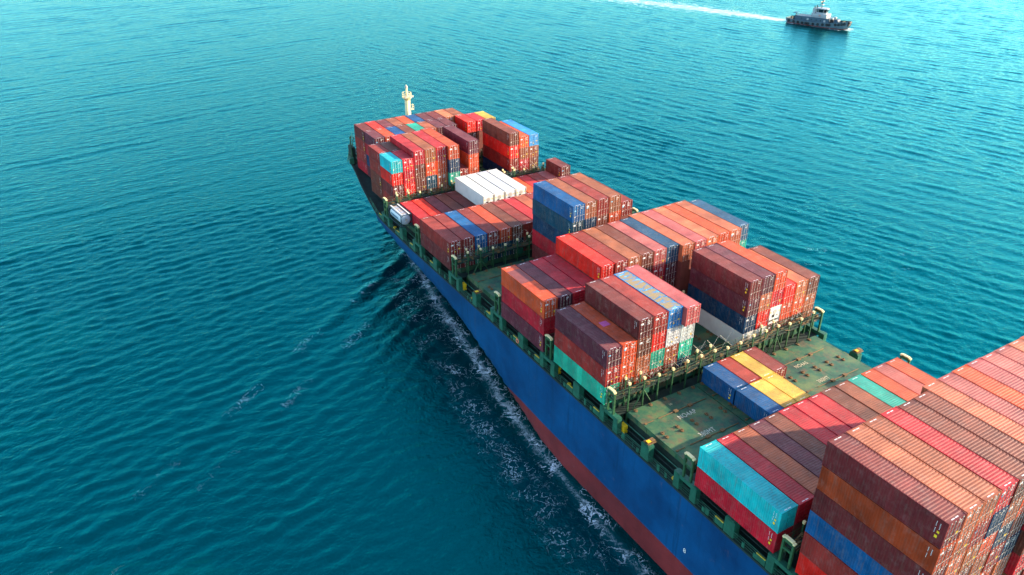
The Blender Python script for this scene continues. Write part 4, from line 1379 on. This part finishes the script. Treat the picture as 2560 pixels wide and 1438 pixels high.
    mb = MB(); mb.box(.2 * s, 1.4 * s, -1.1 * s, 1.1 * s, 11.0 * s, 11.3 * s); mb.build('radar_scanner', Mw, mo)
    mb = MB(); mb.box(-3.6 * s, -2.2 * s, -2.0 * s, -1.0 * s, 6.6 * s, 9.4 * s); mb.box(-3.6 * s, -2.2 * s, 1.0 * s, 2.0 * s, 6.6 * s, 9.4 * s)
    for sg in (-1, 1):
        mb = MB(); mb.box(-3.4 * s, -1.9 * s, *sorted((sg * 1.0 * s, sg * 2.1 * s)), 6.6 * s, 9.3 * s); fn = mb.build('funnel', Mw, e)
        mb = MB(); mb.bar((-2.6 * s, sg * 1.5 * s, 9.3 * s), (-2.8 * s, sg * 1.5 * s, 10.4 * s), .28 * s, 8); mb.build('exhaust_pipe', M_black, fn)
        mb = MB(); mb.box(7.9 * s, 9.3 * s, *sorted((sg * 1.3 * s, sg * 2.7 * s)), 2.0 * s, 5.2 * s); mb.build('vent_trunk', Mw, e)
        mb = MB(); mb.box(7.85 * s, 9.35 * s, *sorted((sg * 1.6 * s, sg * 2.75 * s)), 2.4 * s, 4.6 * s); mb.build('vent_louvre', M_black, e)
    mb = MB(); mb.bar((10.8 * s, -1.6 * s, 3.5 * s), (10.8 * s, 1.6 * s, 3.5 * s), 1.15 * s, 14)
    for sg in (-1, 1): mb.box(9.9 * s, 11.7 * s, *sorted((sg * 1.6 * s, sg * 1.9 * s)), 2.0 * s, 4.4 * s)
    mb.build('bow_winch', simple('winch_blue', (30, 70, 96), .6), e)
    mb = MB(); mb.bar((-13.6 * s, -1.2 * s, 3.0 * s), (-13.6 * s, 1.2 * s, 3.0 * s), .9 * s, 12); mb.box(-14.6 * s, -12.7 * s, -1.5 * s, 1.5 * s, 1.4 * s, 2.4 * s); mb.bar((-13.6 * s, 0, 3.0 * s), (-13.6 * s, 0, 5.4 * s), .3 * s, 6); mb.build('aft_winch', simple('winch_dark', (30, 60, 66), .6), e)
    mb = MB(); mb.box(-15.0 * s, -12.4 * s, -1.6 * s, 1.6 * s, 5.2 * s, 5.5 * s); mb.build('awning', simple('awning_teal', (30, 110, 130), .7), e)
    for x, y in ((14.6, .9), (14.6, -.9), (-16.4, 1.5), (-16.4, -1.5)):
        z = np.interp(x, st_x, she) - .9
        mb = MB(); mb.bar((x * s, y * s, z * s), (x * s, y * s, (z + 1.1) * s), .2 * s, 8); mb.bar(((x - .4) * s, y * s, (z + .8) * s), ((x + .4) * s, y * s, (z + .8) * s), .14 * s, 6); mb.build('bitt', M_cream, e)
    for sg in (-1, 1):
        mb = MB()
        for x in np.arange(-12, 7.5, 1.5): mb.bar((x * s, sg * 3.3 * s, 4.4 * s), (x * s, sg * 3.3 * s, 5.4 * s), .05 * s, 4)
        for z in (4.9, 5.4): mb.bar((-12 * s, sg * 3.3 * s, z * s), (7 * s, sg * 3.3 * s, z * s), .05 * s, 4)
        mb.build('house_rail', Mw, e)
    mb = MB(); mb.torus((1.5 * s, -2.95 * s, 5.6 * s), (0, 1, 0), .4 * s, .12 * s, 12, 6); mb.build('life_ring', simple('ring_orange', (230, 110, 60), .6), e, smooth=True)


tug()
